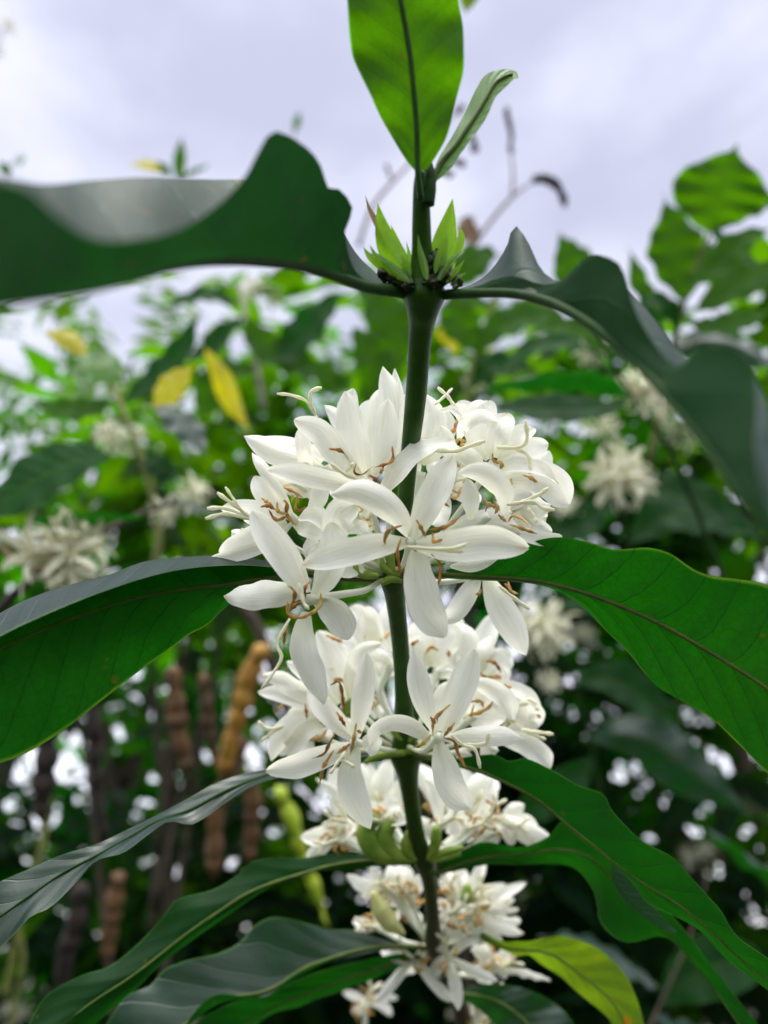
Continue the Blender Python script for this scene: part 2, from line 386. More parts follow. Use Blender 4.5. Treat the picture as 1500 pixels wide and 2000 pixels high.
# big leaves of the branch ------------------------------------------------
# near left leaf, very close to the lens
rails_leaf('leaf', [[(772,566),(700,500),(650,420),(590,372),(500,352),(400,350),(280,346),(180,352),(90,360),(20,350),(-120,330)],
                    [(785,572),(740,566),(690,556),(640,535),(560,516),(430,509),(330,521),(230,550),(130,570),(0,592),(-120,620)],
                    [(779,558),(735,553),(704,540),(683,505),(673,440),(691,415),(668,372),(642,368),(625,320),(595,285),(536,256),(505,295),(478,345),(420,405),(330,455),(200,470),(120,430),(60,372),(0,348),(-120,300)]],
           .131, .046, (.024, 0, -.004), 'leaf_near', branch, mid=1, flip=True, dmid=.080, rmid=(.0012, .0006), vein='vein_dark', label='big blurred leaf reaching towards the lens on the left', start=P(826, 585, .131))
rails_leaf('leaf', [[(880,570),(930,550),(965,520),(990,480),(1004,440),(1030,470),(1060,530),(1100,548),(1150,520),(1200,540),(1250,590),(1300,650),(1345,700),(1400,690),(1460,720),(1500,800),(1530,950),(1560,1100)],
                    [(866,577),(940,574),(1010,576),(1060,588),(1120,615),(1180,655),(1250,715),(1310,785),(1360,845),(1420,930),(1480,1010),(1560,1110)],
                    [(878,568),(930,560),(968,545),(1010,540),(1060,556),(1100,545),(1150,500),(1200,508),(1222,540),(1238,600),(1270,660),(1320,715),(1370,680),(1430,678),(1470,715),(1478,790),(1475,880),(1500,980),(1560,1090)]],
           .131, .056, (.018, 0, -.003), 'leaf_near', branch, mid=1, flip=False, dmid=.086, rmid=(.0010, .0006), vein='vein_dark', label='big blurred leaf arching down on the right', start=P(828, 580, .131))
# upright young leaf at the tip
rails_leaf('leaf', [[(812,335),(790,308),(745,232),(722,182),(693,122),(685,90),(681,50),(678,0),(668,-90),(690,-200)],
                    [(816,338),(815,300),(813,240),(808,180),(802,120),(793,60),(782,0),(765,-100),(760,-200)],
                    [(834,330),(852,305),(872,268),(884,225),(892,190),(905,140),(906,100),(904,50),(896,0),(890,-90),(830,-200)]],
           .122, .112, (.001, 0, .001), 'leaf_bright', branch, mid=1, flip=True, rmid=(.0006, .0004), vein='stem', label='upright bright green young leaf at the tip', start=P(822, 390, .1235))
rails_leaf('leaf', [[(846,345),(856,310),(882,268),(900,235),(915,205),(932,170),(950,145),(985,135),(1008,140),(1012,152)],
                    [(847,350),(862,318),(890,285),(912,252),(930,225),(948,195),(966,165),(988,150),(1005,146),(1012,153)],
                    [(850,356),(880,330),(900,300),(924,268),(945,238),(957,215),(968,190),(988,170),(1003,156),(1013,154)]],
           .126, .130, (.0015, 0, -.001), 'leaf_pale', branch, mid=1, und=.0003, rmid=(.0007, .0003), label='narrow folded pale leaf leaning right at the tip', start=P(838, 400, .126))
# node 2 pair (in focus)
rails_leaf('leaf', [[(590,1112),(545,1109),(470,1104),(380,1109),(300,1124),(200,1156),(100,1196),(0,1243),(-90,1300)],
                    [(592,1108),(520,1096),(440,1086),(350,1090),(280,1098),(210,1124),(130,1144),(60,1168),(0,1198),(-90,1255)],
                    [(594,1120),(520,1128),(450,1140),(350,1152),(250,1172),(130,1212),(0,1268),(-90,1320)],
                    [(596,1126),(540,1138),(470,1165),(436,1190),(415,1211),(390,1230),(372,1237),(340,1262),(270,1312),(200,1367),(130,1422),(60,1466),(0,1490),(-90,1505)]],
           .154, .128, (-.010, .006, 0, .004), 'leaf', branch, mid=2, und=.0006, flip=False, rmid=(.0007, .0002), label='large leaf on the left of the topmost whorl, grey sheen along its curled upper margin', start=P(700, 1128, .156))
tube('petiole', [P(768,1128,.160), P(700,1128,.156), P(640,1124,.155), P(590,1117,.154)], [.0013, .0011, .0010, .0010], 'vein', branch)
rails_leaf('leaf', [[(872,1112),(915,1104),(950,1098),(975,1088),(998,1074),(1040,1058),(1078,1050),(1115,1051),(1160,1062),(1199,1073),(1235,1071),(1269,1070),(1309,1081),(1353,1111),(1390,1125),(1445,1132),(1500,1144),(1600,1200)],
                    [(872,1122),(950,1127),(1030,1132),(1097,1145),(1188,1174),(1280,1214),(1353,1254),(1427,1298),(1500,1346),(1600,1420)],
                    [(873,1130),(950,1134),(1020,1138),(1078,1149),(1133,1181),(1188,1236),(1225,1272),(1280,1338),(1335,1371),(1390,1404),(1445,1456),(1500,1511),(1600,1600)]],
           .153, .128, (-.004, 0, .004), 'leaf', branch, mid=1, und=.0006, flip=True, rmid=(.0007, .0003), label='large leaf on the right of the topmost whorl, green underside with yellow midrib', start=P(790, 1122, .157))
# node 3 pair
rails_leaf('leaf', [[(770,1470),(640,1480),(560,1488),(530,1499),(480,1510),(420,1530),(370,1558),(310,1590),(250,1620),(190,1648),(120,1670),(60,1696),(0,1722),(-90,1770)],
                    [(770,1476),(640,1490),(560,1503),(500,1521),(430,1550),(370,1582),(310,1603),(240,1642),(180,1675),(110,1712),(40,1762),(-90,1850)],
                    [(770,1482),(650,1500),(560,1516),(500,1532),(450,1561),(400,1597),(370,1611),(330,1604),(290,1630),(240,1666),(190,1680),(150,1722),(100,1771),(60,1790),(30,1822),(0,1852),(-90,1930)]],
           .184, .150, (.004, 0, -.005), 'leaf_dark', branch, mid=1, und=.0012, flip=True, rmid=(.0006, .0002), vein='vein_dark', label='narrow leaf sweeping down to the left from the second whorl, grey sheen on top')
rails_leaf('leaf', [[(880,1486),(902,1480),(940,1475),(967,1474),(997,1488),(1023,1480),(1075,1502),(1127,1532),(1153,1541),(1181,1552),(1197,1585),(1253,1641),(1309,1671),(1340,1702),(1379,1746),(1409,1780),(1439,1828),(1500,1872),(1600,1950)],
                    [(878,1490),(920,1500),(958,1515),(1045,1558),(1110,1612),(1175,1664),(1240,1715),(1314,1759),(1370,1802),(1435,1863),(1500,1918),(1600,2010)],
                    [(880,1494),(919,1506),(980,1524),(1045,1558),(1101,1597),(1127,1625),(1188,1673),(1240,1730),(1266,1764),(1327,1794),(1370,1820),(1413,1868),(1457,1903),(1500,1935),(1600,2030)]],
           .178, .150, (-.004, 0, .004), 'leaf_dark', branch, mid=1, und=.0010, flip=True, rmid=(.0006, .0002), label='long leaf running down to the right from the second whorl, one orange spot on it', start=P(795, 1475, .184))
# node 4 pair
rails_leaf('leaf', [[(815,1680),(740,1668),(700,1668),(640,1668),(590,1676),(544,1674),(510,1678),(491,1683),(469,1706),(416,1738),(347,1756),(318,1792),(267,1846),(213,1888),(160,1905),(90,1945),(53,2005)],
                    [(815,1684),(740,1680),(680,1684),(620,1696),(560,1716),(500,1735),(440,1772),(380,1812),(320,1858),(260,1905),(190,1950),(110,2010)],
                    [(815,1690),(740,1692),(670,1698),(587,1706),(507,1745),(453,1782),(400,1819),(320,1878),(267,1930),(225,1965),(181,2005),(120,2060)]],
           .209, .180, (.003, 0, .004), 'leaf_dark', branch, mid=1, und=.0012, flip=False, rmid=(.0006, .0002), label='leaf running down to the left from the third whorl, underside showing', start=P(828, 1686, .209))
rails_leaf('leaf', [[(850,1700),(885,1672),(937,1645),(975,1648),(1015,1655),(1067,1636),(1106,1598),(1150,1610),(1210,1660),(1270,1740),(1340,1820),(1400,1900),(1480,2000),(1540,2080)],
                    [(850,1704),(890,1690),(950,1672),(1020,1668),(1080,1660),(1140,1665),(1200,1720),(1260,1780),(1330,1850),(1400,1940),(1470,2040),(1520,2100)],
                    [(850,1710),(906,1698),(960,1688),(1023,1689),(1067,1687),(1119,1694),(1153,1728),(1166,1763),(1171,1798),(1197,1828),(1231,1841),(1300,1830),(1350,1880),(1405,1940),(1448,2002),(1500,2100)]],
           .208, .185, (-.003, 0, .005), 'leaf_dark', branch, mid=1, und=.0012, flip=True, rmid=(.0006, .0002), label='leaf of the third whorl half hidden below the long right leaf', start=P(828, 1690, .209))
rails_leaf('leaf', [[(1190,1678),(1215,1700),(1250,1740),(1290,1785),(1322,1820)],
                    [(1192,1684),(1205,1720),(1235,1760),(1280,1795),(1322,1821)],
                    [(1194,1690),(1198,1725),(1225,1765),(1275,1805),(1322,1823)]],
           .190, .186, (0, 0, 0), 'leaf_dark', branch, mid=1, und=.0002, flip=False, n=20, m=6, rmid=None)
# node 5
rails_leaf('leaf', [[(835,1850),(800,1846),(773,1842),(693,1818),(640,1815),(610,1806),(576,1797),(533,1791),(496,1808),(469,1840),(427,1862),(368,1875),(320,1894),(293,1925),(245,1947),(200,2010),(140,2080)],
                    [(835,1852),(790,1848),(747,1848),(690,1858),(640,1873),(600,1888),(576,1900),(540,1926),(500,1940),(440,1950),(380,1985),(300,2050),(230,2120)],
                    [(835,1856),(780,1854),(747,1856),(690,1868),(629,1880),(600,1892),(565,1910),(523,1945),(475,1945),(430,1941),(400,1955),(370,1990),(330,2060),(280,2140)]],
           .229, .190, (.004, 0, -.002), 'leaf_dark', branch, mid=1, und=.0010, flip=True, rmid=(.0007, .0003), label='broad glossy leaf at the bottom left with a pale green midrib')
rails_leaf('leaf', [[(835,1862),(780,1862),(715,1875),(650,1890),(600,1905),(545,1932),(480,1950),(400,1985),(330,2050)],
                    [(835,1866),(780,1876),(720,1896),(650,1920),(590,1945),(520,1975),(440,2030),(380,2090)],
                    [(835,1870),(790,1885),(730,1912),(690,1925),(661,1938),(620,1950),(587,1965),(523,1985),(470,2040),(420,2110)]],
           .232, .215, (-.003, 0, .004), 'leaf_dark', branch, mid=1, und=.0014, flip=False, rmid=(.0006, .0002), label='dark green leaf under the broad bottom left leaf')
rails_leaf('leaf', [[(905,1800),(940,1820),(980,1838),(1010,1838),(1036,1838),(1067,1831),(1101,1829),(1153,1845),(1192,1871),(1223,1906),(1240,1941),(1253,1980),(1270,2050)],
                    [(905,1805),(940,1830),(982,1848),(1010,1856),(1040,1856),(1075,1862),(1110,1885),(1150,1915),(1190,1950),(1215,1990),(1240,2070)],
                    [(905,1810),(935,1835),(984,1856),(1010,1868),(1032,1864),(1058,1884),(1093,1906),(1132,1941),(1175,1976),(1197,2004),(1220,2080)]],
           .229, .205, (-.002, 0, .003), 'leaf_olive', branch, mid=1, und=.0008, flip=True, rmid=(.0006, .0002), label='yellowing green leaf with orange marks at the bottom right', start=P(850, 1850, .230))
rails_leaf('leaf', [[(890,1935),(940,1922),(1000,1925),(1060,1945),(1110,1985),(1150,2050)],
                    [(890,1940),(940,1945),(990,1965),(1040,2010),(1080,2080)],
                    [(890,1945),(925,1965),(960,1995),(1000,2050),(1030,2110)]],
           .246, .225, (0, 0, .003), 'leaf_dark', branch, mid=1, und=.0012, rmid=(.0006, .0002))

# tip shoots at node 1
def px_pts(L, d): return [P(p[0], p[1], d + (p[2] if len(p) > 2 else 0)) for p in L]
def shoot(L, wpx, d, mat='shoot', fold=.5, nv=None):
    return ribbon('young_leaf', px_pts(L, d), wpx * d / F, nv or (VIEW + CX * random.uniform(-.5, .5)).normalized(), mat, branch, prof=w_lance, cup=.1, fold=-fold, n=20, m=8)
shoot([(800,545),(775,510),(750,460),(737,397)], 42, .129)
shoot([(762,478),(738,440),(722,410),(713,381)], 12, .130, 'shoot_red')
shoot([(790,540),(782,500),(772,465),(763,438)], 16, .132, 'shoot')
shoot([(795,548),(765,525),(735,500),(722,478)], 18, .127)
shoot([(775,530),(745,515),(722,500),(709,482)], 20, .128)
shoot([(802,552),(778,530),(752,508),(732,492)], 10, .1265, 'leaf_pale')
shoot([(858,530),(866,490),(876,440),(884,388)], 42, .129)
shoot([(884,505),(892,480),(900,460),(898,443)], 22, .132)
shoot([(856,548),(870,520),(890,500),(907,490)], 14, .127)
shoot([(868,520),(868,495),(872,470),(874,452)], 12, .127)
shoot([(872,552),(885,535),(898,520),(907,508)], 11, .127)
shoot([(880,556),(892,545),(903,536),(911,533)], 9, .1275)
shoot([(885,562),(895,556),(901,550),(906,545)], 7, .1275)
shoot([(834,548),(828,515),(820,485),(816,457)], 13, .1255)
shoot([(850,535),(857,505),(864,480),(872,458)], 12, .1265)
for (x, y, w, h, rr) in ((752,535,30,34,1),(770,548,34,26,2),(850,510,26,40,3),(872,535,34,36,4),(845,550,40,26,5),(795,556,26,18,6),(890,548,22,30,8)):
    V_, F_ = [], []; nn, mm = 18, 14
    for a in range(mm + 1):
        for b in range(nn):
            th = math.pi * a / mm; ps = 2 * math.pi * b / nn
            k = .8 + .9 * noise.noise(Vector((math.cos(ps) * 2.6 + rr * 3, math.sin(ps) * 2.6, th * 2.6))) + .35 * math.cos(3 * ps + rr) * (1 - math.cos(th)) * .5
            V_.append(P(x + w * .5 * k * math.sin(th) * math.cos(ps), y - h * .5 * k * math.cos(th), .1285 + .0016 * k * math.sin(th) * math.sin(ps)))
    for a in range(mm):
        for b in range(nn): F_.append((a * nn + b, a * nn + (b + 1) % nn, (a + 1) * nn + (b + 1) % nn, (a + 1) * nn + b))
    mesh_obj('bract', V_, F_, 'bract', branch, [(0, 0)] * len(V_))
for i_ in range(26):
    sd = -1 if i_ % 2 else 1; a_ = random.uniform(.15, 1.25); ln_ = random.uniform(30, 85) * (1.1 - .5 * a_)
    x0 = 826 + sd * random.uniform(14, 46); y0 = 556 - random.uniform(-4, 18)
    x1 = x0 + sd * ln_ * math.sin(a_) * .8; y1 = y0 - ln_ * math.cos(a_ * .8)
    shoot([(x0, y0), (x0 + (x1 - x0) * .35, y0 + (y1 - y0) * .3), (x0 + (x1 - x0) * .65, y0 + (y1 - y0) * .66), (x1, y1)], random.uniform(7, 15), .1275 + random.uniform(0, .005), random.choice(('shoot', 'shoot', 'leaf_pale', 'shoot_red')))
# scale leaf pair at the very tip and axillary growth
tube('terminal_bud', px_pts([(836,400),(838,360),(838,325),(838,308)], .125), [.0011, .0013, .0011, .0003], 'vein_dark', branch)

# ---------------------------------------------------------------- flowers
def flower(base, c, petals, anthers=(), styles=(), dd=.0, wscale=1.0, pmat='petal', amat='anther', tubew=15, aw=7.5, sw=9, tubepts=None, parent=None):
    """c=(px,py,d) throat; petals: (list of px points, width px[, dz mid, dz tip]); all sizes in photo pixels at that depth"""
    parent = parent or branch
    C0 = P(*c); B = P(*base); d = c[2]; k = d / F
    ax = (C0 - B)
    mids = [P(*q) for q in tubepts] if tubepts else [B + ax * .5 - UP * ax.length * .08]
    def rad(t): return k * tubew * .5 * (.55 + .35 * t + .9 * max(0, t - .75) ** 1.2 * 2.0) * (1.25 if t < .06 else 1)
    fl = tube('flower', [B] + mids + [C0 + ax.normalized() * .0004], rad, 'tube', parent, n=12, segs=22)
    for q in petals:
        L, w = q[0], q[1]
        n = len(L); arch = q[2] if len(q) > 2 else random.uniform(-.0030, -.0005); tip = q[3] if len(q) > 3 else random.uniform(-.001, .004)
        pts = []
        for i, (x, y) in enumerate(L):
            t = i / (n - 1)
            pts.append(P(x, y, d + arch * math.sin(math.pi * t) + tip * t * t))
        tw = random.uniform(-.35, .35); tw2 = random.uniform(-.5, .5)
        Nv = (VIEW + CX * random.uniform(-.2, .2) + CY * random.uniform(.0, .35)).normalized()
        ribbon('petal', pts, w * k * .95 * wscale, Nv, pmat, fl, cup=random.choice((-1, 1, 1)) * random.uniform(.30, .75), n=18, m=8,
               wave=random.uniform(.04, .20), waven=random.uniform(1.2, 3.4), tiltf=lambda t, a=tw, b=tw2: a + b * t)
    for a in anthers:
        pts = [P(x, y, d - .0022 - .0006 * math.sin(i * 2.1)) for i, (x, y) in enumerate(a)]
        r = aw * .5 * k
        mt = amat if random.random() < .75 else 'anther_pale'
        tube('anther', pts, lambda t, r=r: r * (.10 + .90 * math.sin(math.pi * min(1, max(0, t * .97 + .02))) ** .9) * (1 + .25 * math.sin(t * 19)), mt, fl, n=8, flat=.28, segs=24, fl_n=(VIEW + CX * random.uniform(-.9, .9)))
    for s in styles:
        pts = [P(x, y, d - .0040 - .0008 * i) for i, (x, y) in enumerate(s)]
        r = sw * .5 * k
        tube('style', pts, lambda t, r=r: r * (.62 + .28 * math.sin(t * 9) ** 2 + .15 * t) * (1 if t < .93 else .75), 'style', fl, n=8, flat=.7, segs=20)
    return fl

N2, N3, N4, N5, N6 = (765,1122,.159), (792,1468,.185), (826,1680,.209), (848,1850,.230), (905,1990,.250)
N6b = (868,1905,.238)
def near(Nd, dx=0, dy=0, dz=0): return (Nd[0] + dx, Nd[1] + dy, Nd[2] + dz)

# ---- whorl A (topmost)
# behind first
flower(near(N2,-5,-6), (758,925,.156), [([(760,930),(762,850),(766,780),(748,716)],58,-.002,0),([(765,925),(772,860),(778,790),(772,720)],40,-.003,.002),([(750,920),(738,860),(735,800),(745,760)],50,0,.003),([(778,925),(790,860),(795,800),(790,770)],46,.001,.003)])
flower(near(N2,12,-6), (822,925,.157), [([(815,905),(838,862),(848,820),(834,771)],50),([(822,905),(850,870),(868,830),(872,800)],50,0,.003),([(815,930),(810,870),(822,820),(826,790)],44,.001,.003)],
       [[(867,846),(886,841),(892,818)]], [[(855,757),(875,775),(889,797)],[(883,759),(866,776),(850,790)]])
flower(near(N2,-14,-4), (640,912,.152), [([(632,915),(580,897),(530,880),(477,852)],52),([(650,905),(610,882),(560,868),(500,857)],30,.002,.002),([(640,925),(600,955),(560,950),(520,930)],36,.002,.003),([(600,925),(596,890),(591,865),(588,836)],34,-.003,-.002),([(650,915),(690,930),(720,960),(730,990)],46,.002,.001)],
       [[(606,855),(603,865),(607,872)]], [[(617,812),(600,785),(570,772),(541,769)],[(617,812),(608,786),(607,765),(628,757)],[(640,870),(625,840),(617,812)]])
flower(near(N2,6,-8), (712,945,.144), [([(705,948),(640,940),(580,927),(517,918)],46),([(745,972),(778,925),(825,882),(888,858)],62,-.004,.002),([(715,938),(700,890),(688,830),(675,764)],64),([(724,935),(745,890),(753,840),(758,780)],56,0,.003),([(702,932),(668,900),(625,845),(575,820)],52,-.003,.001)],
       [[(640,876),(670,882),(688,903)],[(696,905),(692,922),(707,927),(728,911)],[(766,871),(765,900),(731,913)],[(749,911),(742,927)],[(720,927),(733,937),(731,958)],[(696,944),(712,950),(725,958)]],
       [[(722,944),(695,935),(672,925),(645,905)],[(672,925),(682,915),(690,905)]])
flower(near(N2,-16,-2), (568,1008,.149), [([(570,1005),(545,960),(512,912),(492,884)],26,-.004,0),([(560,1002),(530,978),(510,955),(497,930)],44),([(558,1015),(510,1040),(462,1066),(430,1082)],50),([(570,1022),(520,1062),(460,1084),(411,1089)],28),([(560,1010),(510,1002),(470,995),(432,992)],52,0,.004),([(575,1020),(610,1032),(650,1040)],46),([(600,1000),(615,985),(625,950),(615,920)],40,.002,.004)],
       [[(544,969),(560,983),(560,1004),(578,1026)],[(509,990),(523,988),(539,996)],[(525,996),(539,1015),(565,1007)],[(547,949),(571,959),(592,972)],[(581,967),(579,996),(611,988)],[(541,980),(544,999),(565,1004)],[(510,972),(533,988)]],
       [[(492,1012),(455,985),(424,962)],[(482,1008),(460,980),(440,951)],[(485,1010),(440,993),(404,993)],[(490,1014),(440,1004),(401,1013)]])
flower(near(N2,-8,-4), (655,1035,.146), [([(655,1040),(640,1025),(610,1010),(583,1012)],42,-.003,-.001),([(660,1060),(655,1030),(665,1000),(695,985)],60,-.004,0),([(660,1060),(690,1080),(700,1100)],30),([(650,1060),(620,1080),(600,1095)],34),([(665,1035),(700,1030),(720,1040)],30)], tubew=18)
flower(near(N2,-6,0), (622,1100,.150), [([(622,1100),(610,1075),(600,1050)],40),([(640,1095),(665,1115),(700,1122)],34),([(700,1098),(706,1110),(709,1120)],12)], tubew=14)
# right half
flower(near(N2,16,-6), (962,905,.150), [([(955,897),(936,855),(930,815),(946,786)],64),([(965,895),(970,862),(980,832),(989,807)],54),([(970,895),(1000,872),(1020,852),(1040,836)],48),([(975,902),(1010,890),(1042,876),(1071,868)],50,0,.003),([(896,856),(908,828),(938,813),(972,825)],30,-.004,-.002),([(985,935),(1040,930),(1082,950),(1111,986)],74,-.003,.002),([(950,922),(1000,912),(1050,915),(1092,946)],44,-.005,-.002)],
       [[(962,885),(965,900),(987,904)],[(965,900),(980,908),(971,934)],[(949,900),(951,911)],[(937,908),(941,918)],[(999,933),(996,947),(982,956)],[(1020,927),(1040,935),(1053,950)]],
       [[(970,874),(1012,874),(1029,858),(1026,820)],[(1005,876),(1032,891),(1035,925)]])
flower(near(N2,18,-4), (1010,950,.155), [([(1010,930),(1045,915),(1062,900),(1072,880)],44,.002,.003),([(1000,955),(1035,985),(1060,990),(1075,985)],50),([(1000,930),(1030,905),(1040,880)],50),([(1000,960),(1010,985),(1040,1005)],40)])
flower(near(N2,12,-5), (890,900,.148), [([(885,900),(905,890),(925,905),(928,935)],44,-.003,0),([(880,905),(858,925),(835,960),(815,1000)],42,.001,.004),([(905,905),(920,880),(915,850)],50,.002,.003),([(858,802),(885,801),(908,815)],16,-.002,-.002),([(885,890),(870,860),(860,830)],50,.003,.004)],
       [[(867,891),(880,905),(882,935)],[(894,905),(897,913)]], [[(840,878),(885,882),(915,872),(948,861)]])
flower(near(N2,14,-3), (950,1010,.143), [([(986,1004),(980,962),(945,926),(894,924)],48,-.004,-.003),([(918,1015),(918,975),(914,935)],38,.001,.002),([(870,1046),(920,1026),(970,1020),(1018,1042)],52,.001,0),([(985,1030),(1030,1045),(1070,1053),(1098,1048)],32,0,.003),([(985,985),(1015,970),(1040,965)],44,.002,.002),([(880,1106),(930,1103),(978,1083)],26,.003,.004)],
       [[(942,975),(958,986),(973,992)],[(948,1000),(953,988),(968,988)],[(973,1005),(990,1020)],[(992,1020),(1001,1008),(1018,1012),(1040,1032)],[(995,1024),(1020,1032),(1049,1043)],[(965,980),(972,992),(966,1004)]],
       [[(990,986),(1040,980),(1060,992),(1083,996)],[(1010,985),(1050,967),(1072,953)],[(1030,993),(1043,1008),(1047,1021)]], amat='anther_pale')
flower(near(N2,10,4), (942,1122,.164), [([(935,1125),(912,1160),(890,1195),(868,1214)],42),([(950,1125),(975,1180),(1005,1232),(1027,1280)],60,-.002,0),([(945,1125),(960,1150),(985,1160)],26,.003,.003)],
       [[(992,1134),(998,1154),(1012,1160)],[(985,1140),(1000,1150)],[(925,1165),(935,1160),(940,1150)]], [[(975,1145),(1000,1165),(1034,1190)]])
# front two
flower(near(N2,-12,10), (600,1172,.139), [([(590,1160),(540,1158),(490,1161),(437,1164)],64,-.001,.001),([(597,1160),(560,1100),(522,1045),(493,998)],64,-.003,-.001),([(615,1165),(645,1115),(652,1060),(648,1020)],62,-.001,.003),([(597,1195),(586,1250),(600,1310),(632,1376)],64,-.002,-.001),([(612,1172),(640,1190),(665,1215),(681,1249)],62,.001,.003)],
       [[(560,1140),(576,1160),(563,1200)],[(608,1133),(596,1148),(597,1168)],[(627,1158),(624,1184),(605,1203)],[(562,1172),(562,1198),(590,1206),(618,1188)],[(564,1195),(580,1180),(592,1177)],[(562,1215),(556,1240),(555,1262)]],
       [[(566,1208),(541,1256),(549,1288),(511,1345)],[(583,1140),(592,1175),(603,1190)]], tubepts=[(747,1132,.158),(715,1152,.152),(661,1162,.143)], tubew=20)
flower(near(N2,8,-10,-.003), (802,1058,.135), [([(793,1060),(745,1065),(680,1080),(590,1104)],58,-.003,.001),([(800,1048),(775,1008),(735,973),(690,958),(646,966)],58,-.004,-.002),([(806,1050),(836,990),(862,938),(884,888)],62,-.001,.003),([(812,1064),(880,1068),(950,1060),(1032,1070)],70,-.003,0),([(812,1075),(816,1130),(832,1190),(868,1244)],70,-.003,0)],
       [[(788,1025),(758,1038),(749,1070),(750,1094)],[(784,1050),(776,1081),(785,1131)],[(813,1015),(822,1030),(832,1050)],[(837,1035),(868,1030),(899,1010)],[(842,1082),(861,1107),(854,1152)],[(845,1040),(848,1058),(868,1052)]],
       [[(792,1068),(850,1072),(890,1070),(912,1062)],[(850,1072),(880,1076),(905,1077)]])
# whorl green bits
for L, w, mt in (([(768,1120),(755,1060),(728,1035)],18,'bud'),([(740,1125),(705,1120),(690,1098)],16,'bud'),([(780,1125),(752,1110),(745,1090)],15,'bud'),([(700,1065),(722,1062),(745,1078)],16,'bud'),([(745,1140),(765,1130),(785,1136)],16,'bud'),([(762,1125),(800,1105),(870,1100)],14,'bud'),([(625,1030),(650,1065),(700,1100)],26,'bud')):
    tube('bud', px_pts(L, .154), [w * .5 * .154 / F * q for q in (.7, 1, 1.05, .45)], mt, branch)

# ---- whorl B
flower(near(N3,-4,-6), (722,1272,.196), [([(728,1275),(715,1232),(700,1205),(686,1184)],56),([(732,1270),(728,1225),(716,1184)],46),([(760,1272),(757,1222),(755,1172)],44),([(740,1275),(755,1300),(765,1320)],40),([(715,1275),(690,1262),(670,1250)],40)],
       [[(708,1220),(712,1250)],[(742,1252),(755,1240),(764,1232)]], amat='anther_pale')
flower(near(N3,6,-6), (855,1305,.192), [([(850,1305),(872,1255),(888,1226),(908,1220)],64),([(855,1320),(895,1292),(912,1252),(890,1216)],58,-.003,-.002),([(898,1312),(930,1272),(950,1238),(966,1199)],48),([(840,1300),(830,1255),(812,1212)],64),([(830,1310),(812,1270),(808,1235)],50)],
       [[(818,1250),(806,1258),(802,1270)],[(857,1271),(842,1264),(830,1278)],[(876,1270),(877,1284)]])
flower(near(N3,14,-4), (942,1318,.190), [([(944,1312),(948,1282),(959,1243)],42),([(945,1322),(975,1292),(998,1274)],58),([(946,1328),(975,1318),(997,1308)],40),([(930,1320),(915,1290),(915,1270)],50),([(935,1330),(930,1360),(940,1380)],50)],
       [[(942,1291),(965,1294),(980,1315)],[(935,1311),(948,1323),(967,1321)],[(955,1325),(975,1322),(978,1332)]], amat='anther')
flower(near(N3,16,-4), (965,1345,.186), [([(965,1332),(1000,1345),(1030,1358),(1058,1386)],34,-.003,0),([(975,1350),(1010,1372),(1035,1396),(1049,1418)],58),([(960,1350),(985,1380),(1000,1400)],50,.002,.003)],
       [[(970,1335),(985,1340),(1005,1345)],[(1048,1395),(1057,1402)]], [[(1030,1365),(1045,1372),(1049,1388)]])
flower(near(N3,-14,-4), (672,1378,.182), [([(680,1372),(665,1322),(640,1272),(621,1233)],64),([(686,1372),(690,1312),(706,1272),(745,1256)],36,-.004,-.002),([(662,1375),(625,1335),(592,1312),(560,1292)],36,.001,.003),([(645,1372),(590,1348),(550,1326),(511,1318)],44),([(642,1380),(590,1368),(545,1356),(504,1352)],36)],
       [[(624,1297),(636,1310),(653,1305)],[(645,1338),(660,1326),(672,1334)],[(662,1338),(670,1366),(672,1395)],[(635,1240),(655,1248),(672,1256)],[(553,1375),(545,1383),(539,1392)]], amat='anther_pale')
flower(near(N3,-16,0), (632,1405,.181), [([(630,1396),(580,1410),(550,1440),(530,1486)],48),([(642,1410),(600,1426),(575,1455),(560,1475)],38),([(640,1400),(600,1390),(560,1395)],40,.002,.003),([(645,1405),(680,1420),(690,1440)],36,.002,.002)],
       [[(596,1374),(598,1390),(599,1404)]], [[(553,1418),(530,1424),(515,1420),(505,1409)],[(553,1418),(530,1432),(510,1448)]])
flower(near(N3,14,0), (925,1398,.176), [([(925,1330),(960,1345),(990,1370),(1003,1406)],40,-.004,-.003),([(905,1402),(935,1407),(988,1405)],50,.001,.002),([(852,1310),(872,1303),(890,1308),(903,1323)],14,-.003,-.002),([(855,1400),(865,1362),(882,1330)],44,.002,.003),([(915,1400),(930,1370),(960,1360)],50,.003,.003)],
       [[(914,1371),(938,1369),(945,1383)],[(926,1376),(923,1395),(952,1383),(966,1364)],[(914,1398),(930,1392)]], amat='anther_pale')
flower(near(N3,14,4), (965,1442,.182), [([(970,1440),(1020,1450),(1056,1476),(1075,1499)],46),([(962,1442),(955,1460),(955,1478)],40),([(975,1438),(1010,1425),(1040,1425)],34,.002,.003),([(920,1480),(905,1475),(890,1478)],22)], [], [[(1018,1425),(1050,1430),(1081,1434)],[(1028,1430),(1050,1438),(1066,1444)]])
flower(near(N3,-6,-8), (765,1300,.186), [([(712,1275),(740,1280),(768,1302)],26,-.002,-.001),([(735,1268),(752,1290),(765,1310)],20)], tubepts=[(762,1400,.186),(742,1350,.186)], tubew=17)
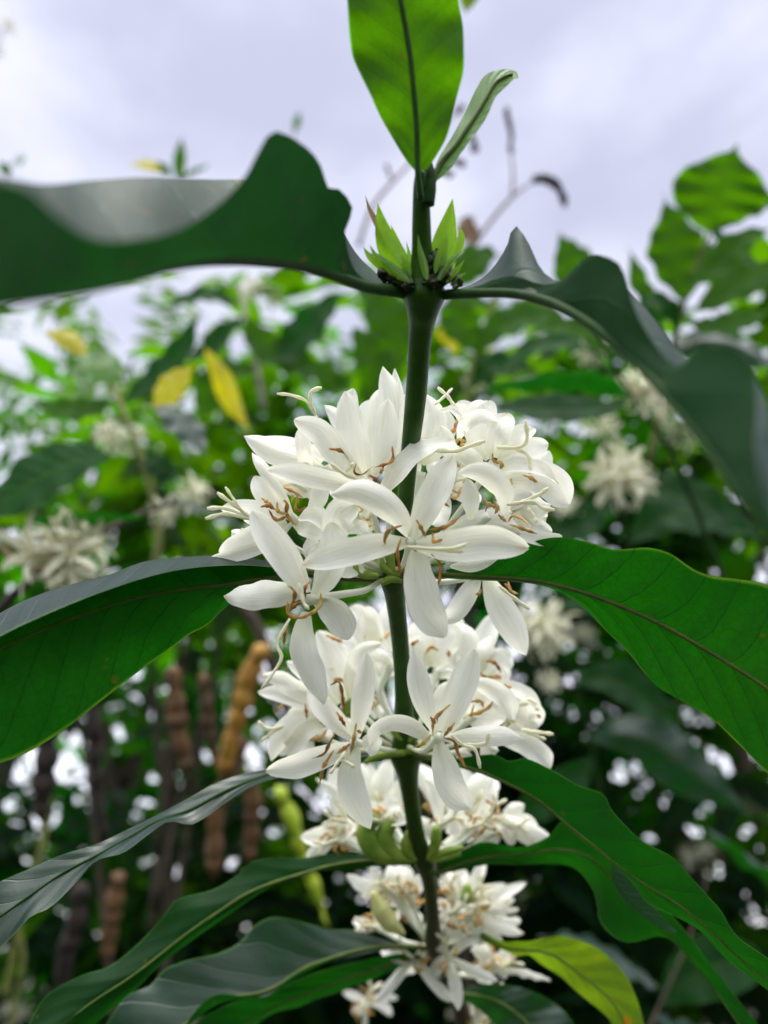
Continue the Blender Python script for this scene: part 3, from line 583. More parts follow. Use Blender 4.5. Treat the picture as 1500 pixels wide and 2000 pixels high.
flower(near(N3,-10,-2), (692,1450,.163), [([(698,1440),(705,1390),(712,1330),(717,1274)],46,-.001,.001),([(687,1440),(650,1402),(622,1375),(604,1345)],44),([(686,1456),(640,1474),(580,1494),(520,1505)],50,-.002,0),([(698,1460),(684,1510),(694,1565),(723,1619)],58,-.003,0),([(708,1448),(724,1452),(738,1468)],40)],
       [[(696,1412),(691,1443),(684,1475)],[(655,1431),(643,1453),(633,1472),(609,1482)],[(652,1465),(633,1496),(624,1532)],[(684,1453),(658,1472)],[(657,1390),(665,1402),(676,1420)],[(645,1338),(664,1335),(672,1395)],[(697,1427),(707,1431)]],
       [[(675,1468),(664,1482),(645,1511)],[(664,1484),(678,1490),(692,1498)]], tubepts=[(760,1465,.178)])
flower(near(N3,6,-10,-.004), (857,1440,.159), [([(846,1430),(828,1382),(812,1320),(808,1265)],50,-.001,.002),([(864,1430),(886,1382),(910,1322),(926,1267)],60,-.001,.002),([(870,1442),(930,1438),(990,1436),(1023,1442)],42,-.003,0),([(856,1452),(870,1500),(886,1542),(917,1579)],60,-.003,0),([(842,1442),(800,1414),(760,1408),(728,1425),(722,1458)],42,-.004,-.002)],
       [[(880,1375),(863,1390),(847,1408),(845,1438)],[(889,1410),(878,1424),(866,1440)],[(842,1436),(822,1455),(806,1460)],[(866,1441),(887,1448),(895,1472),(913,1505)],[(840,1400),(852,1414)]],
       [[(882,1436),(904,1455),(928,1465),(938,1501)],[(906,1455),(947,1452),(955,1431)]])
for L, w in (([(792,1470),(740,1475),(712,1490)],16),([(792,1468),(840,1462),(862,1455)],15),([(755,1405),(768,1425),(785,1445)],16),([(800,1395),(806,1420),(800,1450)],16),([(690,1370),(678,1385),(690,1400)],22)):
    tube('bud', px_pts(L, .181), [w * .5 * .181 / F * q for q in (.8, 1, 1, .5)], 'bud', branch)

# ---- the lower whorls: throat, tips; petals curve out on their own
def auto(Nd, c, tips, w=40, an=5, st=2, pmat='petal'):
    cx, cy, d = c; pet = []
    for (tx, ty) in tips:
        dx, dy = tx - cx, ty - cy; L_ = math.hypot(dx, dy) + 1e-6
        b = random.uniform(-.16, .16)
        w_ = w * random.uniform(.7, 1.0)
        pet.append(([(cx + dx * .06, cy + dy * .06), (cx + dx * .38 - dy * b, cy + dy * .38 + dx * b - L_ * .04), (cx + dx * .72 - dy * b, cy + dy * .72 + dx * b - L_ * .03), (cx + dx * 1.12, cy + dy * 1.10)], w_ * .95))
    A, S = [], []
    for i in range(an):
        a = random.uniform(0, 6.28); r = random.uniform(14, 26)
        x, y = cx + math.cos(a) * r * .5, cy + math.sin(a) * r * .5
        A.append([(x, y), (x + math.cos(a + .6) * r * .6, y + math.sin(a + .6) * r * .6), (x + math.cos(a - .4) * r * 1.2, y + math.sin(a - .4) * r * 1.2)])
    if st:
        a = math.atan2(cy - Nd[1], cx - Nd[0]) + random.uniform(-.6, .6)
        for s in (-.3, .3):
            S.append([(cx, cy), (cx + 26 * math.cos(a), cy + 26 * math.sin(a)), (cx + 50 * math.cos(a + s), cy + 50 * math.sin(a + s))])
    return flower(near(Nd, random.uniform(-8, 8), random.uniform(-6, 4)), c, pet, A, S, amat='anther_pale', aw=6, sw=8, tubew=13, pmat=pmat)
for cc, tips in (((600,960,.158),[(540,900),(520,960),(570,870),(640,880)]), ((690,880,.160),[(640,800),(690,770),(720,790),(650,860)]), ((920,860,.160),[(900,790),(950,790),(990,830),(880,800)]),
                 ((1000,1000,.158),[(1060,1010),(1050,960),(1070,1035),(990,1050)]), ((870,960,.160),[(850,900),(900,900),(930,980),(850,1020)]), ((700,1010,.158),[(650,960),(740,970),(640,1040),(720,1060)]),
                 ((520,1040,.156),[(460,1040),(470,1080),(480,1000),(540,980)])):
    auto(N2, cc, tips, 50)
for cc, tips in (((640,1300,.192),[(600,1250),(580,1300),(600,1340),(660,1250)]), ((900,1360,.194),[(870,1310),(940,1320),(960,1380),(880,1400)]), ((800,1330,.196),[(780,1280),(820,1270),(850,1330),(830,1380)]),
                 ((990,1400,.190),[(1040,1370),(1050,1410),(1030,1440),(960,1420)]), ((600,1430,.186),[(545,1440),(550,1470),(590,1480),(640,1440)]), ((720,1360,.194),[(700,1310),(740,1300),(690,1380),(750,1390)])):
    auto(N3, cc, tips, 44)
# C
auto(N4, (700,1580,.222), [(655,1500),(700,1490),(745,1495),(640,1540)], 44)
auto(N4, (760,1590,.222), [(725,1500),(760,1492),(795,1520),(700,1560)], 46)
auto(N4, (860,1580,.224), [(815,1500),(850,1505),(890,1500),(880,1545)], 48)
auto(N4, (920,1590,.220), [(900,1510),(950,1510),(975,1515),(870,1560)], 46)
auto(N4, (678,1605,.212), [(624,1528),(596,1634),(609,1674),(650,1560),(700,1650)], 38)
auto(N4, (660,1640,.210), [(608,1672),(597,1634),(650,1600),(690,1612)], 38)
auto(N4, (955,1598,.210), [(968,1520),(1066,1634),(1030,1600),(997,1645),(915,1640)], 40)
auto(N4, (985,1612,.212), [(1066,1634),(1040,1645),(1020,1575),(960,1650),(1045,1618)], 34)
auto(N4, (860,1612,.207), [(832,1530),(800,1600),(900,1560),(835,1640),(895,1625)], 42)
auto(N4, (745,1605,.205), [(718,1580),(775,1570),(790,1600),(725,1640)], 44)
auto(N4, (915,1618,.211), [(880,1560),(950,1560),(960,1640),(890,1650)], 36)
for L, w, mt in (([(800,1680),(735,1660),(715,1620),(735,1595)],42,'bud'),([(805,1682),(765,1665),(752,1630),(770,1600)],36,'bud'),([(812,1682),(795,1660),(798,1625)],24,'bud'),([(835,1680),(850,1650),(852,1615)],22,'bud'),([(840,1682),(865,1665),(905,1655)],14,'bud'),([(842,1684),(880,1672),(900,1668)],12,'bud')):
    tube('bud', px_pts(L, .2035), [w * .5 * .2035 / F * q for q in (.35, .95, 1.05, .6)], mt, branch, n=14)
# D
auto(N5, (768,1745,.228), [(687,1713),(728,1697),(760,1692),(715,1750),(745,1800)], 34)
auto(N5, (800,1750,.230), [(790,1697),(825,1713),(770,1700),(815,1770)], 34)
auto(N5, (792,1770,.232), [(822,1730),(740,1740),(770,1800),(818,1800)], 34)
auto(N5, (885,1755,.230), [(872,1707),(860,1720),(908,1705),(860,1770)], 34)
auto(N5, (915,1750,.231), [(943,1687),(905,1700),(980,1729),(930,1790)], 34)
auto(N5, (930,1775,.228), [(1017,1729),(985,1740),(1005,1775),(960,1815)], 32)
auto(N5, (915,1790,.227), [(1012,1820),(975,1840),(940,1840),(880,1830)], 30)
auto(N5, (880,1785,.224), [(847,1804),(858,1760),(900,1750),(920,1790),(885,1820)], 32)
auto(N5, (960,1790,.234), [(1000,1760),(1010,1800),(960,1830)], 30)
tube('bud', px_pts([(790,1825),(760,1800),(740,1770),(728,1742)], .224), [.0005, .0028, .0028, .0009], 'bud_cream', branch, n=14)
tube('bud', px_pts([(905,1770),(912,1750),(912,1728)], .226), [.001, .0022, .0008], 'bud', branch, n=12)
# E
auto(N6b, (808,1872,.232), [(750,1850),(738,1950),(838,1850),(875,1948),(800,1900)], 34)
auto(N6b, (874,1868,.227), [(836,1807),(960,1826),(893,1965),(962,1912),(850,1900)], 34)
auto(N6b, (975,1893,.238), [(943,1846),(1064,1912),(1008,1850),(925,1860),(985,1910)], 30)
auto(N6b, (948,1880,.240), [(930,1840),(960,1835),(1000,1870),(940,1915)], 28)
auto(N5, (740,1810,.240), [(695,1800),(700,1812),(760,1825)], 22)
# F
auto(N6, (945,1955,.250), [(920,1935),(960,1925),(1000,1970),(1015,2010),(925,1990)], 32)
auto(N6, (960,1985,.252), [(1005,1960),(1020,2000),(980,2030),(935,2020)], 32)
auto(N6, (930,2000,.250), [(915,1960),(900,2010),(960,2030)], 32)
auto((715,2050,.30), (715,1960,.300), [(675,1940),(690,1975),(760,1980),(770,1950)], 22)

# ---------------------------------------------------------------- other coffee branches, out of focus
proto_meshes = []
for k in range(4):
    datas = []
    for i in range(5):
        a = 2 * math.pi * i / 5 + random.uniform(-.2, .2); rr = random.uniform(.9, 1.1); bend = random.uniform(.1, 1.5)
        dv = Vector((math.cos(a), math.sin(a), 0))
        pts = [dv * .0015, dv * .007 * rr + UP * .004, dv * .016 * rr + UP * (.008 * bend), dv * .025 * rr + UP * (.013 * bend - .006)]
        datas.append(ribbon_data(pts, .0052, UP, cup=.4, n=8, m=4, wave=.05))
    datas.append(tube_data([Vector((0, 0, -.018)), Vector((.001, 0, -.009)), Vector((0, 0, .001))], [.0009, .0010, .0018], n=6, segs=5))
    datas.append(tube_data([Vector((0, 0, 0)), Vector((.001, 0, .008)), Vector((.004, 0, .015))], [.0006, .0006, .0007], n=5, segs=5))
    v, f, u = join(datas)
    me = bpy.data.meshes.new('blossom'); me.from_pydata([tuple(q) for q in v], [], f)
    lay = me.uv_layers.new(name='UVMap'); li = np.empty(len(me.loops), dtype=np.int32); me.loops.foreach_get('vertex_index', li)
    lay.data.foreach_set('uv', np.array(u, dtype=np.float32)[li].ravel()); me.polygons.foreach_set('use_smooth', [True] * len(me.polygons))
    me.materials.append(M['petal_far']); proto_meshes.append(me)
def cluster(px, py, d, rpx, n, parent, axis=None, s=1.0):
    c = P(px, py, d); r = rpx * d / F; off = worldloc(parent)
    for i in range(n):
        z = 1 - 1.7 * (i + .5) / n; a = i * 2.399 + random.uniform(-.3, .3); q = math.sqrt(max(0, 1 - z * z))
        z += random.uniform(-.2, .2)
        dv = Vector((q * math.cos(a), q * math.sin(a) * .9, z + .15)).normalized()
        o = bpy.data.objects.new('flower', proto_meshes[i % 4]); COL.objects.link(o); o['kept'] = 1
        o.parent = parent
        sc_ = r / .030 * s * random.uniform(.85, 1.15)
        o.rotation_euler = (dv.to_track_quat('Z', 'Y').to_matrix() @ Matrix.Rotation(random.uniform(0, 6.28), 3, 'Z')).to_euler()
        o.scale = (sc_,) * 3
        o.location = c + dv * r * random.uniform(.2, .65) + CX * random.uniform(-.3, .3) * r + UP * random.uniform(-.25, .25) * r - off
        del o['kept']
def bleaf(L, wpx, d, mat, parent, Nv=None, fold=.25, wave=.14, dz=0, label=None):
    n = len(L)
    pts = [P(x, y, d + dz * i / (n - 1)) for i, (x, y) in enumerate(L)]
    o = ribbon('leaf', pts, wpx * d / F, Nv or (VIEW + UP * .35 + CX * random.uniform(-.4, .4)).normalized(), mat, parent, prof=w_leaf, cup=.05, fold=-fold, n=30, m=10, wave=wave, waven=4.5)
    if label: o['label'] = label
    return o
G2 = 'blurred flowering coffee branches behind the sharp one'
UN = -(VIEW * .8 + UP * .5).normalized()    # leaf seen from below: normal away from the lens
# right-hand plant against the sky
b = thing('coffee_branch', 'upright green coffee shoot without flowers against the sky at the right edge', 'coffee branch', P(1290, 860, .62), G2)
tube('stem', [P(1270,900,.62), P(1310,700,.6), P(1335,590,.58), P(1385,455,.56)], [.0032, .0028, .0025, .0016], 'twig_green', b)
bleaf([(1385,455),(1398,400),(1415,345),(1440,280)], 180, .56, 'leaf_bright', b, UN, .1, dz=-.02)
bleaf([(1345,560),(1400,520),(1450,470),(1520,440)], 70, .5, 'leaf_bright', b, UN, .2)
bleaf([(1290,660),(1240,640),(1200,600),(1175,545)], 56, .52, 'leaf_bright', b, UN, .2)
bleaf([(1300,700),(1250,700),(1190,670),(1140,620)], 54, .55, 'leaf', b, UN, .2)
bleaf([(1390,440),(1410,470),(1440,500),(1500,520)], 50, .52, 'leaf', b, UN, .2)
bleaf([(1330,620),(1380,640),(1440,630),(1520,600)], 60, .5, 'leaf_bright', b, UN, .2)
bleaf([(1100,600),(1110,560),(1105,510),(1090,450)], 60, .6, 'leaf_bright', b, UN, .2)
bleaf([(1330,585),(1322,520),(1315,450),(1296,378)], 118, .57, 'leaf_bright', b, UN, .1)
bleaf([(1395,450),(1440,420),(1490,395),(1560,375)], 60, .57, 'leaf_bright', b, UN, .2)
bleaf([(1360,610),(1420,570),(1480,540),(1580,515)], 88, .56, 'leaf_bright', b, UN, .2)
bleaf([(1322,640),(1300,600),(1280,590),(1240,600)], 60, .58, 'leaf', b, UN, .2)
bleaf([(1310,700),(1270,655),(1258,610),(1262,560)], 62, .60, 'leaf', b, UN, .2)
bleaf([(1335,590),(1362,520),(1380,490),(1400,460)], 40, .60, 'leaf_bright', b, UN, .2)
bleaf([(1310,700),(1360,670),(1430,680),(1540,720)], 80, .60, 'leaf_dark', b, None, .3)
bleaf([(1295,770),(1350,740),(1420,745),(1520,790)], 90, .62, 'leaf', b, UN, .3)
bleaf([(1300,640),(1250,560),(1240,520),(1225,480)], 50, .63, 'leaf_bright', b, UN, .2)
# branch right-middle with dark leaf and clusters
b = thing('coffee_branch', 'blurred coffee branch with a cream blossom cluster just under the arching near leaf', 'coffee branch', P(1300, 900, .5), G2)
tube('stem', [P(1420,1150,.52), P(1320,900,.5), P(1250,800,.47), P(1190,700,.45), P(1160,640,.45)], [.002, .0018, .0016, .0013, .001], 'vein_dark', b)
bleaf([(1230,775),(1140,735),(1030,735),(905,775)], 95, .42, 'leaf_dark', b, (UP + VIEW * .25).normalized(), .35, .08, dz=-.06)
bleaf([(1225,790),(1150,800),(1040,800),(930,790)], 80, .43, 'leaf_dark', b, UN, .2, .08)
bleaf([(1200,700),(1140,650),(1080,640),(1020,660)], 60, .47, 'leaf_bright', b, UN, .2)
bleaf([(1190,700),(1120,670),(1040,680),(960,730)], 55, .5, 'leaf', b, UN, .2)
cluster(1252, 762, .46, 52, 12, b); cluster(1160, 690, .5, 34, 7, b); cluster(1300, 790, .48, 34, 7, b)
b = thing('coffee_branch', 'dim blurred coffee branch with a spiky blossom cluster left of the drooping right leaf tip', 'coffee branch', P(1250, 1150, .55), G2)
tube('stem', [P(1290,1300,.58), P(1240,1120,.56), P(1205,950,.54), P(1180,850,.54)], [.002, .0018, .0014, .0012], 'vein_dark', b)
cluster(1205, 940, .52, 66, 14, b); cluster(1175, 835, .55, 34, 6, b); cluster(1105, 990, .6, 30, 5, b)
bleaf([(1205,960),(1280,960),(1370,985),(1480,1050)], 100, .55, 'leaf_dark', b, UN, .3)
bleaf([(1200,965),(1140,1020),(1090,1040),(1030,1050)], 70, .6, 'leaf_dark', b, UN, .3)
bleaf([(1230,1060),(1300,1010),(1400,1010),(1520,1060)], 110, .62, 'leaf_dark', b, UN, .3)
b = thing('coffee_branch', 'dark blurred coffee branch below the big right leaf with faint grey blossom clusters', 'coffee branch', P(1200, 1500, .6), G2)
tube('stem', [P(1180,1650,.64), P(1160,1480,.62), P(1120,1330,.6), P(1065,1200,.58)], [.0025, .002, .0016, .0012], 'vein_dark', b)
cluster(1062, 1235, .55, 56, 12, b, s=1.0); cluster(1075, 1330, .66, 26, 5, b); cluster(1300, 1450, .9, 40, 4, b, s=.7)
bleaf([(1120,1330),(1200,1330),(1280,1380),(1340,1430)], 90, .62, 'leaf_dark', b, UN, .3)
bleaf([(1150,1440),(1250,1440),(1340,1500),(1480,1600)], 110, .66, 'leaf_dark', b, None, .3)
bleaf([(1160,1480),(1100,1540),(1060,1560),(1000,1640)], 80, .66, 'leaf_dark', b, UN, .3)
bleaf([(1060,1200),(1120,1170),(1180,1190),(1260,1230)], 70, .6, 'leaf_dark', b, UN, .3)
b = thing('coffee_branch', 'blurred coffee branch at the bottom right, dark leaves with blue-grey sheen', 'coffee branch', P(1300, 1980, .5), G2)
tube('stem', [P(1250,2050,.5), P(1290,1960,.52), P(1350,1820,.56), P(1400,1650,.6)], [.0012, .0011, .0010, .0009], 'bark', b)
bleaf([(1350,1600),(1420,1640),(1500,1700),(1600,1800)], 100, .56, 'leaf_dark', b, (UP + VIEW * .3).normalized(), .3)
bleaf([(1290,1930),(1200,1860),(1120,1830),(1050,1830)], 90, .6, 'leaf_dark', b, (UP + VIEW * .5).normalized(), .3)
bleaf([(1290,1960),(1360,1900),(1440,1880),(1540,1900)], 110, .58, 'leaf_dark', b, UN, .3)
bleaf([(1280,1980),(1330,2010),(1400,2030),(1500,2060)], 90, .52, 'leaf_dark', b, (UP + VIEW * .6).normalized(), .3)
cluster(1180, 1870, .9, 26, 3, b, s=.7)
# left plants
b = thing('coffee_branch', 'blurred coffee branch with a drooping grey-blue leaf under a faded yellow leaf', 'coffee branch', P(330, 1150, .5), G2)
tube('stem', [P(285,1180,.5), P(310,1050,.5), P(285,920,.5), P(235,790,.5), P(190,690,.52)], [.003, .0028, .0024, .002, .0016], 'twig_green', b)
bleaf([(280,790),(330,800),(370,840),(405,895)], 118, .42, 'leaf_dark', b, (UP * .9 + VIEW * .6 - CX * .2).normalized(), .1, .08)
bleaf([(300,800),(330,760),(355,735),(385,712)], 66, .46, 'leaf_yellow', b, None, .1, .1, label='faded yellow leaf with a brown notch')
bleaf([(325,970),(380,985),(440,1010),(500,1050)], 90, .46, 'leaf_dark', b, (UP * .9 + VIEW * .5).normalized(), .1, .08)
bleaf([(240,740),(200,715),(160,720),(125,745)], 80, .5, 'leaf_pale', b, None, .2)
cluster(210, 850, .46, 34, 6, b); cluster(270, 850, .46, 20, 4, b); cluster(375, 965, .5, 38, 7, b); cluster(325, 1005, .46, 34, 6, b)
bleaf([(290,920),(330,935),(300,900),(250,880)], 50, .5, 'leaf_dark', b, UN, .2)
bleaf([(230,780),(180,800),(120,800),(50,780)], 62, .52, 'leaf_bright', b, UN, .2)
bleaf([(235,790),(300,740),(350,690),(395,600)], 70, .55, 'leaf', b, UN, .2)
b = thing('coffee_branch', 'blurred branch at the left edge, big dark leaf above a hazy cream blossom cluster', 'coffee branch', P(-40, 1200, .4), G2)
tube('stem', [P(-60,1250,.4), P(60,1130,.4), P(110,1090,.4), P(260,1010,.42), P(330,985,.44)], [.003, .0028, .0024, .0018, .0014], 'bark', b)
bleaf([(215,890),(140,905),(50,950),(-60,1030)], 150, .36, 'leaf', b, UN, .1, .08)
bleaf([(290,1010),(210,1005),(110,1010),(0,1040)], 52, .38, 'leaf_dark', b, (UP + VIEW * .12).normalized(), .3, .1)
bleaf([(100,1120),(40,1090),(-10,1050),(-50,1020)], 60, .38, 'leaf_brown', b, (UP + VIEW * .3).normalized(), .3, .1)
cluster(118, 1095, .37, 84, 18, b); 
b = thing('coffee_branch', 'blurred coffee shoot with a hanging yellow leaf with brown edge and a pale stem', 'coffee branch', P(500, 900, .8), G2)
tube('stem', [P(515,800,.8), P(498,700,.8), P(480,620,.8), P(470,560,.82)], [.0035, .003, .0028, .002], 'twig', b)
bleaf([(400,680),(430,730),(450,780),(492,850)], 44, .6, 'leaf_yellow', b, None, .3, .1, label='hanging yellow leaf with a brown edge')
bleaf([(85,650),(110,652),(140,665),(178,708)], 44, .62, 'leaf_yellow', b, None, .3, .1, label='small yellow-green leaf against the pale sky')
bleaf([(480,620),(520,680),(600,720),(660,730)], 90, .75, 'leaf_bright', b, UN, .3)
bleaf([(600,700),(640,740),(660,760),(700,720)], 60, .7, 'leaf_bright', b, UN, .3)
bleaf([(470,600),(420,580),(370,585),(310,610)], 50, .8, 'leaf', b, UN, .3)
bleaf([(478,620),(440,650),(400,690),(340,700)], 60, .8, 'leaf', b, UN, .3)
bleaf([(500,700),(560,690),(640,600),(690,560)], 90, .75, 'leaf', b, UN, .3)
bleaf([(505,720),(430,740),(400,800),(380,840)], 80, .8, 'leaf_bright', b, UN, .3)
bleaf([(700,560),(740,600),(770,660),(780,740)], 110, .7, 'leaf_bright', b, UN, .3)
bleaf([(690,640),(720,690),(735,740),(700,810)], 90, .66, 'leaf_bright', b, UN, .3)
b = thing('coffee_branch', 'blurred bright green coffee shoots filling the gap right of the first node', 'coffee branch', P(900, 800, .8), G2)
tube('stem', [P(905,830,.8), P(925,700,.8), P(960,600,.8), P(985,500,.8)], [.0035, .003, .0026, .002], 'twig_green', b)
bleaf([(900,560),(920,520),(950,500),(985,500)], 90, .6, 'leaf_bright', b, UN, .2)
bleaf([(1180,560),(1150,520),(1120,490),(1090,450)], 50, .8, 'leaf_bright', b, UN, .3)
bleaf([(930,690),(900,640),(890,600),(870,570)], 90, .75, 'leaf_bright', b, UN, .3)
bleaf([(930,690),(980,640),(1060,620),(1140,640)], 80, .75, 'leaf_bright', b, UN, .3)
bleaf([(960,600),(920,590),(880,610),(850,650)], 60, .8, 'leaf_bright', b, UN, .3)
bleaf([(960,600),(1000,620),(1050,600),(1110,590)], 70, .8, 'leaf_olive', b, UN, .3)
bleaf([(915,760),(960,720),(1010,715),(1060,730)], 70, .8, 'leaf', b, UN, .3)
bleaf([(845,640),(865,650),(885,670),(890,700)], 30, .8, 'leaf_yellow', b, None, .3)
cluster(935, 745, .85, 26, 5, b)

# twigs against the sky -----------------------------------------------------
def pod_data(L, wpx, d, beads, dz=0, tip=.12):
    pts = [P(x, y, d) for x, y in L]; w = wpx * .5 * d / F
    ln = sum((b_ - a_).length for a_, b_ in zip(pts, pts[1:]))
    def rad(t):
        s = abs(math.sin(math.pi * beads * (t + .02 * math.sin(t * 13)))) ** .8
        e = min(1, t / .04) * (1 if t < 1 - tip else max(.1, (1 - t) / tip))
        return w * (.70 + .30 * s) * e * (.9 + .1 * math.sin(t * 7 + beads))
    return tube_data(pts, rad, n=12, segs=max(30, beads * 9))
def pod(L, wpx, d, beads, mat, parent, label=None, tip=.12):
    v, f, u = pod_data(L, wpx * .78, d, beads, tip=tip)
    for i_ in range(len(v)):
        q_ = v[i_]; v[i_] = q_ + Vector((noise.noise(q_ * 90), noise.noise(q_ * 90 + Vector((7, 3, 1))), noise.noise(q_ * 60 + Vector((2, 9, 4))))) * .0022
    o = mesh_obj('pod', v, f, mat, parent, u)
    if label: o['label'] = label
b = thing('seed_stalk', 'thin stalk with shrivelled dark seed pods against the sky above a curled brown leaf', 'seed stalk', P(930, 480, .7), 'dried seed stalks against the sky')
tube('stem', [P(925,480,.7), P(960,430,.7), P(1000,385,.7), P(1040,355,.7)], [.0022, .002, .0018, .0008], 'twig', b)
tube('stem', [P(1000,385,.7), P(1002,340,.7), P(998,300,.7)], [.0016, .0013, .0008], 'twig', b)
pod([(998,305),(997,265),(994,240),(988,205)], 15, .7, 4, 'pod_dark', b); pod([(1040,352),(1070,350),(1095,375),(1108,405)], 26, .7, 6, 'pod_dark', b); 
bleaf([(925,480),(918,455),(915,435),(930,420)], 50, .65, 'leaf_brown', b, None, .2, .2, label='curled brown dead leaf')
b = thing('seed_stalk', 'arching pale stalk with small dark seed pods half hidden by the tip leaf', 'seed stalk', P(700, 480, .75), 'dried seed stalks against the sky')
tube('stem', [P(700,480,.75), P(730,400,.75), P(800,320,.75), P(860,250,.75), P(905,205,.75)], [.0022, .002, .0016, .0012, .0007], 'twig', b)
pod([(905,205),(900,215),(890,225)], 16, .75, 2, 'pod_dark', b); pod([(915,262),(925,275),(928,300)], 18, .75, 2, 'pod_dark', b); pod([(880,310),(895,318),(910,322)], 20, .75, 2, 'pod_dark', b); pod([(860,335),(875,340),(885,345)], 20, .75, 2, 'pod_dark', b); pod([(755,320),(758,335),(765,350)], 12, .75, 2, 'pod_dark', b)
tube('stem', [P(860,335,.75), P(888,290,.75), P(912,255,.75)], [.001, .0008, .0006], 'twig', b)
b = thing('leafy_twig', 'small twig tip with three thin leaves standing above the big left leaf', 'twig', P(360, 420, 1.1))
tube('stem', [P(365,420,1.1), P(352,360,1.1), P(345,330,1.1)], [.002, .0016, .001], 'twig_green', b)
bleaf([(352,360),(350,330),(352,300),(355,262)], 26, 1.1, 'leaf_bright', b, UN, .1)
bleaf([(350,355),(370,340),(395,328),(412,318)], 22, 1.1, 'leaf_bright', b, UN, .1)
bleaf([(330,350),(325,335),(315,322),(300,315)], 18, 1.1, 'leaf_bright', b, UN, .1)
bleaf([(325,340),(300,325),(275,320),(250,325)], 26, 1.1, 'leaf_yellow', b, None, .1)
b = thing('leafy_twig', 'faint slender twig tip poking up behind the peak of the big left leaf', 'twig', P(565, 320, 1.3))
tube('stem', [P(565,330,1.3), P(572,270,1.3), P(580,240,1.3)], [.0018, .0014, .001], 'twig_green', b)
bleaf([(575,260),(580,240),(586,215)], 16, 1.3, 'leaf_bright', b, UN, .1); bleaf([(566,300),(560,285),(552,272)], 14, 1.3, 'leaf_pale', b, UN, .1)
b = thing('leafy_twig', 'yellowish leaf tip of a twig entering at the top edge right of the upright leaf', 'twig', P(930, -60, .5))
tube('stem', [P(930,-60,.5), P(915,-20,.5)], [.001, .0008], 'twig_green', b)
bleaf([(925,-40),(915,0),(908,30)], 40, .5, 'leaf_olive', b, UN, .2)
b = thing('leafy_twig', 'faint blurred twig tips at the left edge of the sky above the big left leaf', 'twig', P(10, 420, 1.2))
tube('stem', [P(10,420,1.2), P(15,340,1.2), P(40,300,1.2)], [.002, .0016, .001], 'twig_green', b)
bleaf([(15,350),(10,330),(-4,312)], 20, 1.2, 'leaf_bright', b, UN, .1); bleaf([(28,325),(40,318),(48,300)], 14, 1.2, 'leaf_pale', b, UN, .1)
b = thing('leafy_twig', 'pale flowering twig tip at the upper left edge of the sky', 'twig', P(-20, 140, .9))
tube('stem', [P(-30,150,.9), P(-5,90,.9), P(10,50,.9)], [.001, .0008, .0006], 'twig', b); cluster(8, 55, .9, 24, 4, b); cluster(-2, 105, .9, 18, 3, b)

# hanging pods -----------------------------------------------------------------
pods = thing('pod_tree', 'legume tree at lower left hung with strings of bead-like orange, brown and green pods', 'tree', P(330, 1150, .62))
tube('branch', [P(-60,1330,.7), P(100,1250,.66), P(330,1180,.62), P(480,1190,.6), P(590,1480,.58)], [.008, .007, .006, .005, .003], 'bark', pods)
pod([(520,1255),(492,1310),(470,1380),(450,1450),(432,1520)], 54, .55, 6, 'pod_orange', pods, 'orange ripe pod beside the flowers')
pod([(470,1430),(450,1500),(425,1580),(418,1650),(420,1720)], 56, .56, 6, 'pod_brown', pods)
pod([(335,1300),(340,1350),(350,1430),(368,1515)], 52, .58, 5, 'pod_brown', pods)
pod([(398,1310),(402,1370),(410,1430),(425,1500)], 36, .6, 5, 'pod_brown', pods)
pod([(490,1500),(495,1560),(490,1620),(488,1690)], 44, .6, 5, 'pod_brown', pods)
pod([(540,1530),(565,1590),(590,1660),(612,1730),(645,1810)], 44, .5, 6, 'pod_green', pods, 'yellow-green unripe pod with a long pointed tip', tip=.3)
pod([(232,1700),(225,1760),(215,1820),(205,1880)], 46, .58, 5, 'pod_brown', pods)
pod([(95,1400),(92,1470),(85,1540),(78,1610)], 60, .6, 4, 'pod_dark', pods)
pod([(175,1330),(185,1430),(190,1540),(205,1660)], 40, .66, 6, 'pod_dark', pods)
pod([(160,1720),(150,1790),(130,1860),(120,1960)], 50, .66, 5, 'pod_dark', pods)
tube('stalk', [P(100,1500,.62), P(85,1640,.6), P(50,1760,.6), P(10,1950,.6)], [.003, .0028, .0026, .003], 'twig_green', pods)
tube('stalk', [P(35,1800,.6), P(45,1880,.6), P(25,1980,.6), P(20,2060,.6)], [.002, .002, .002, .002], 'twig_green', pods)

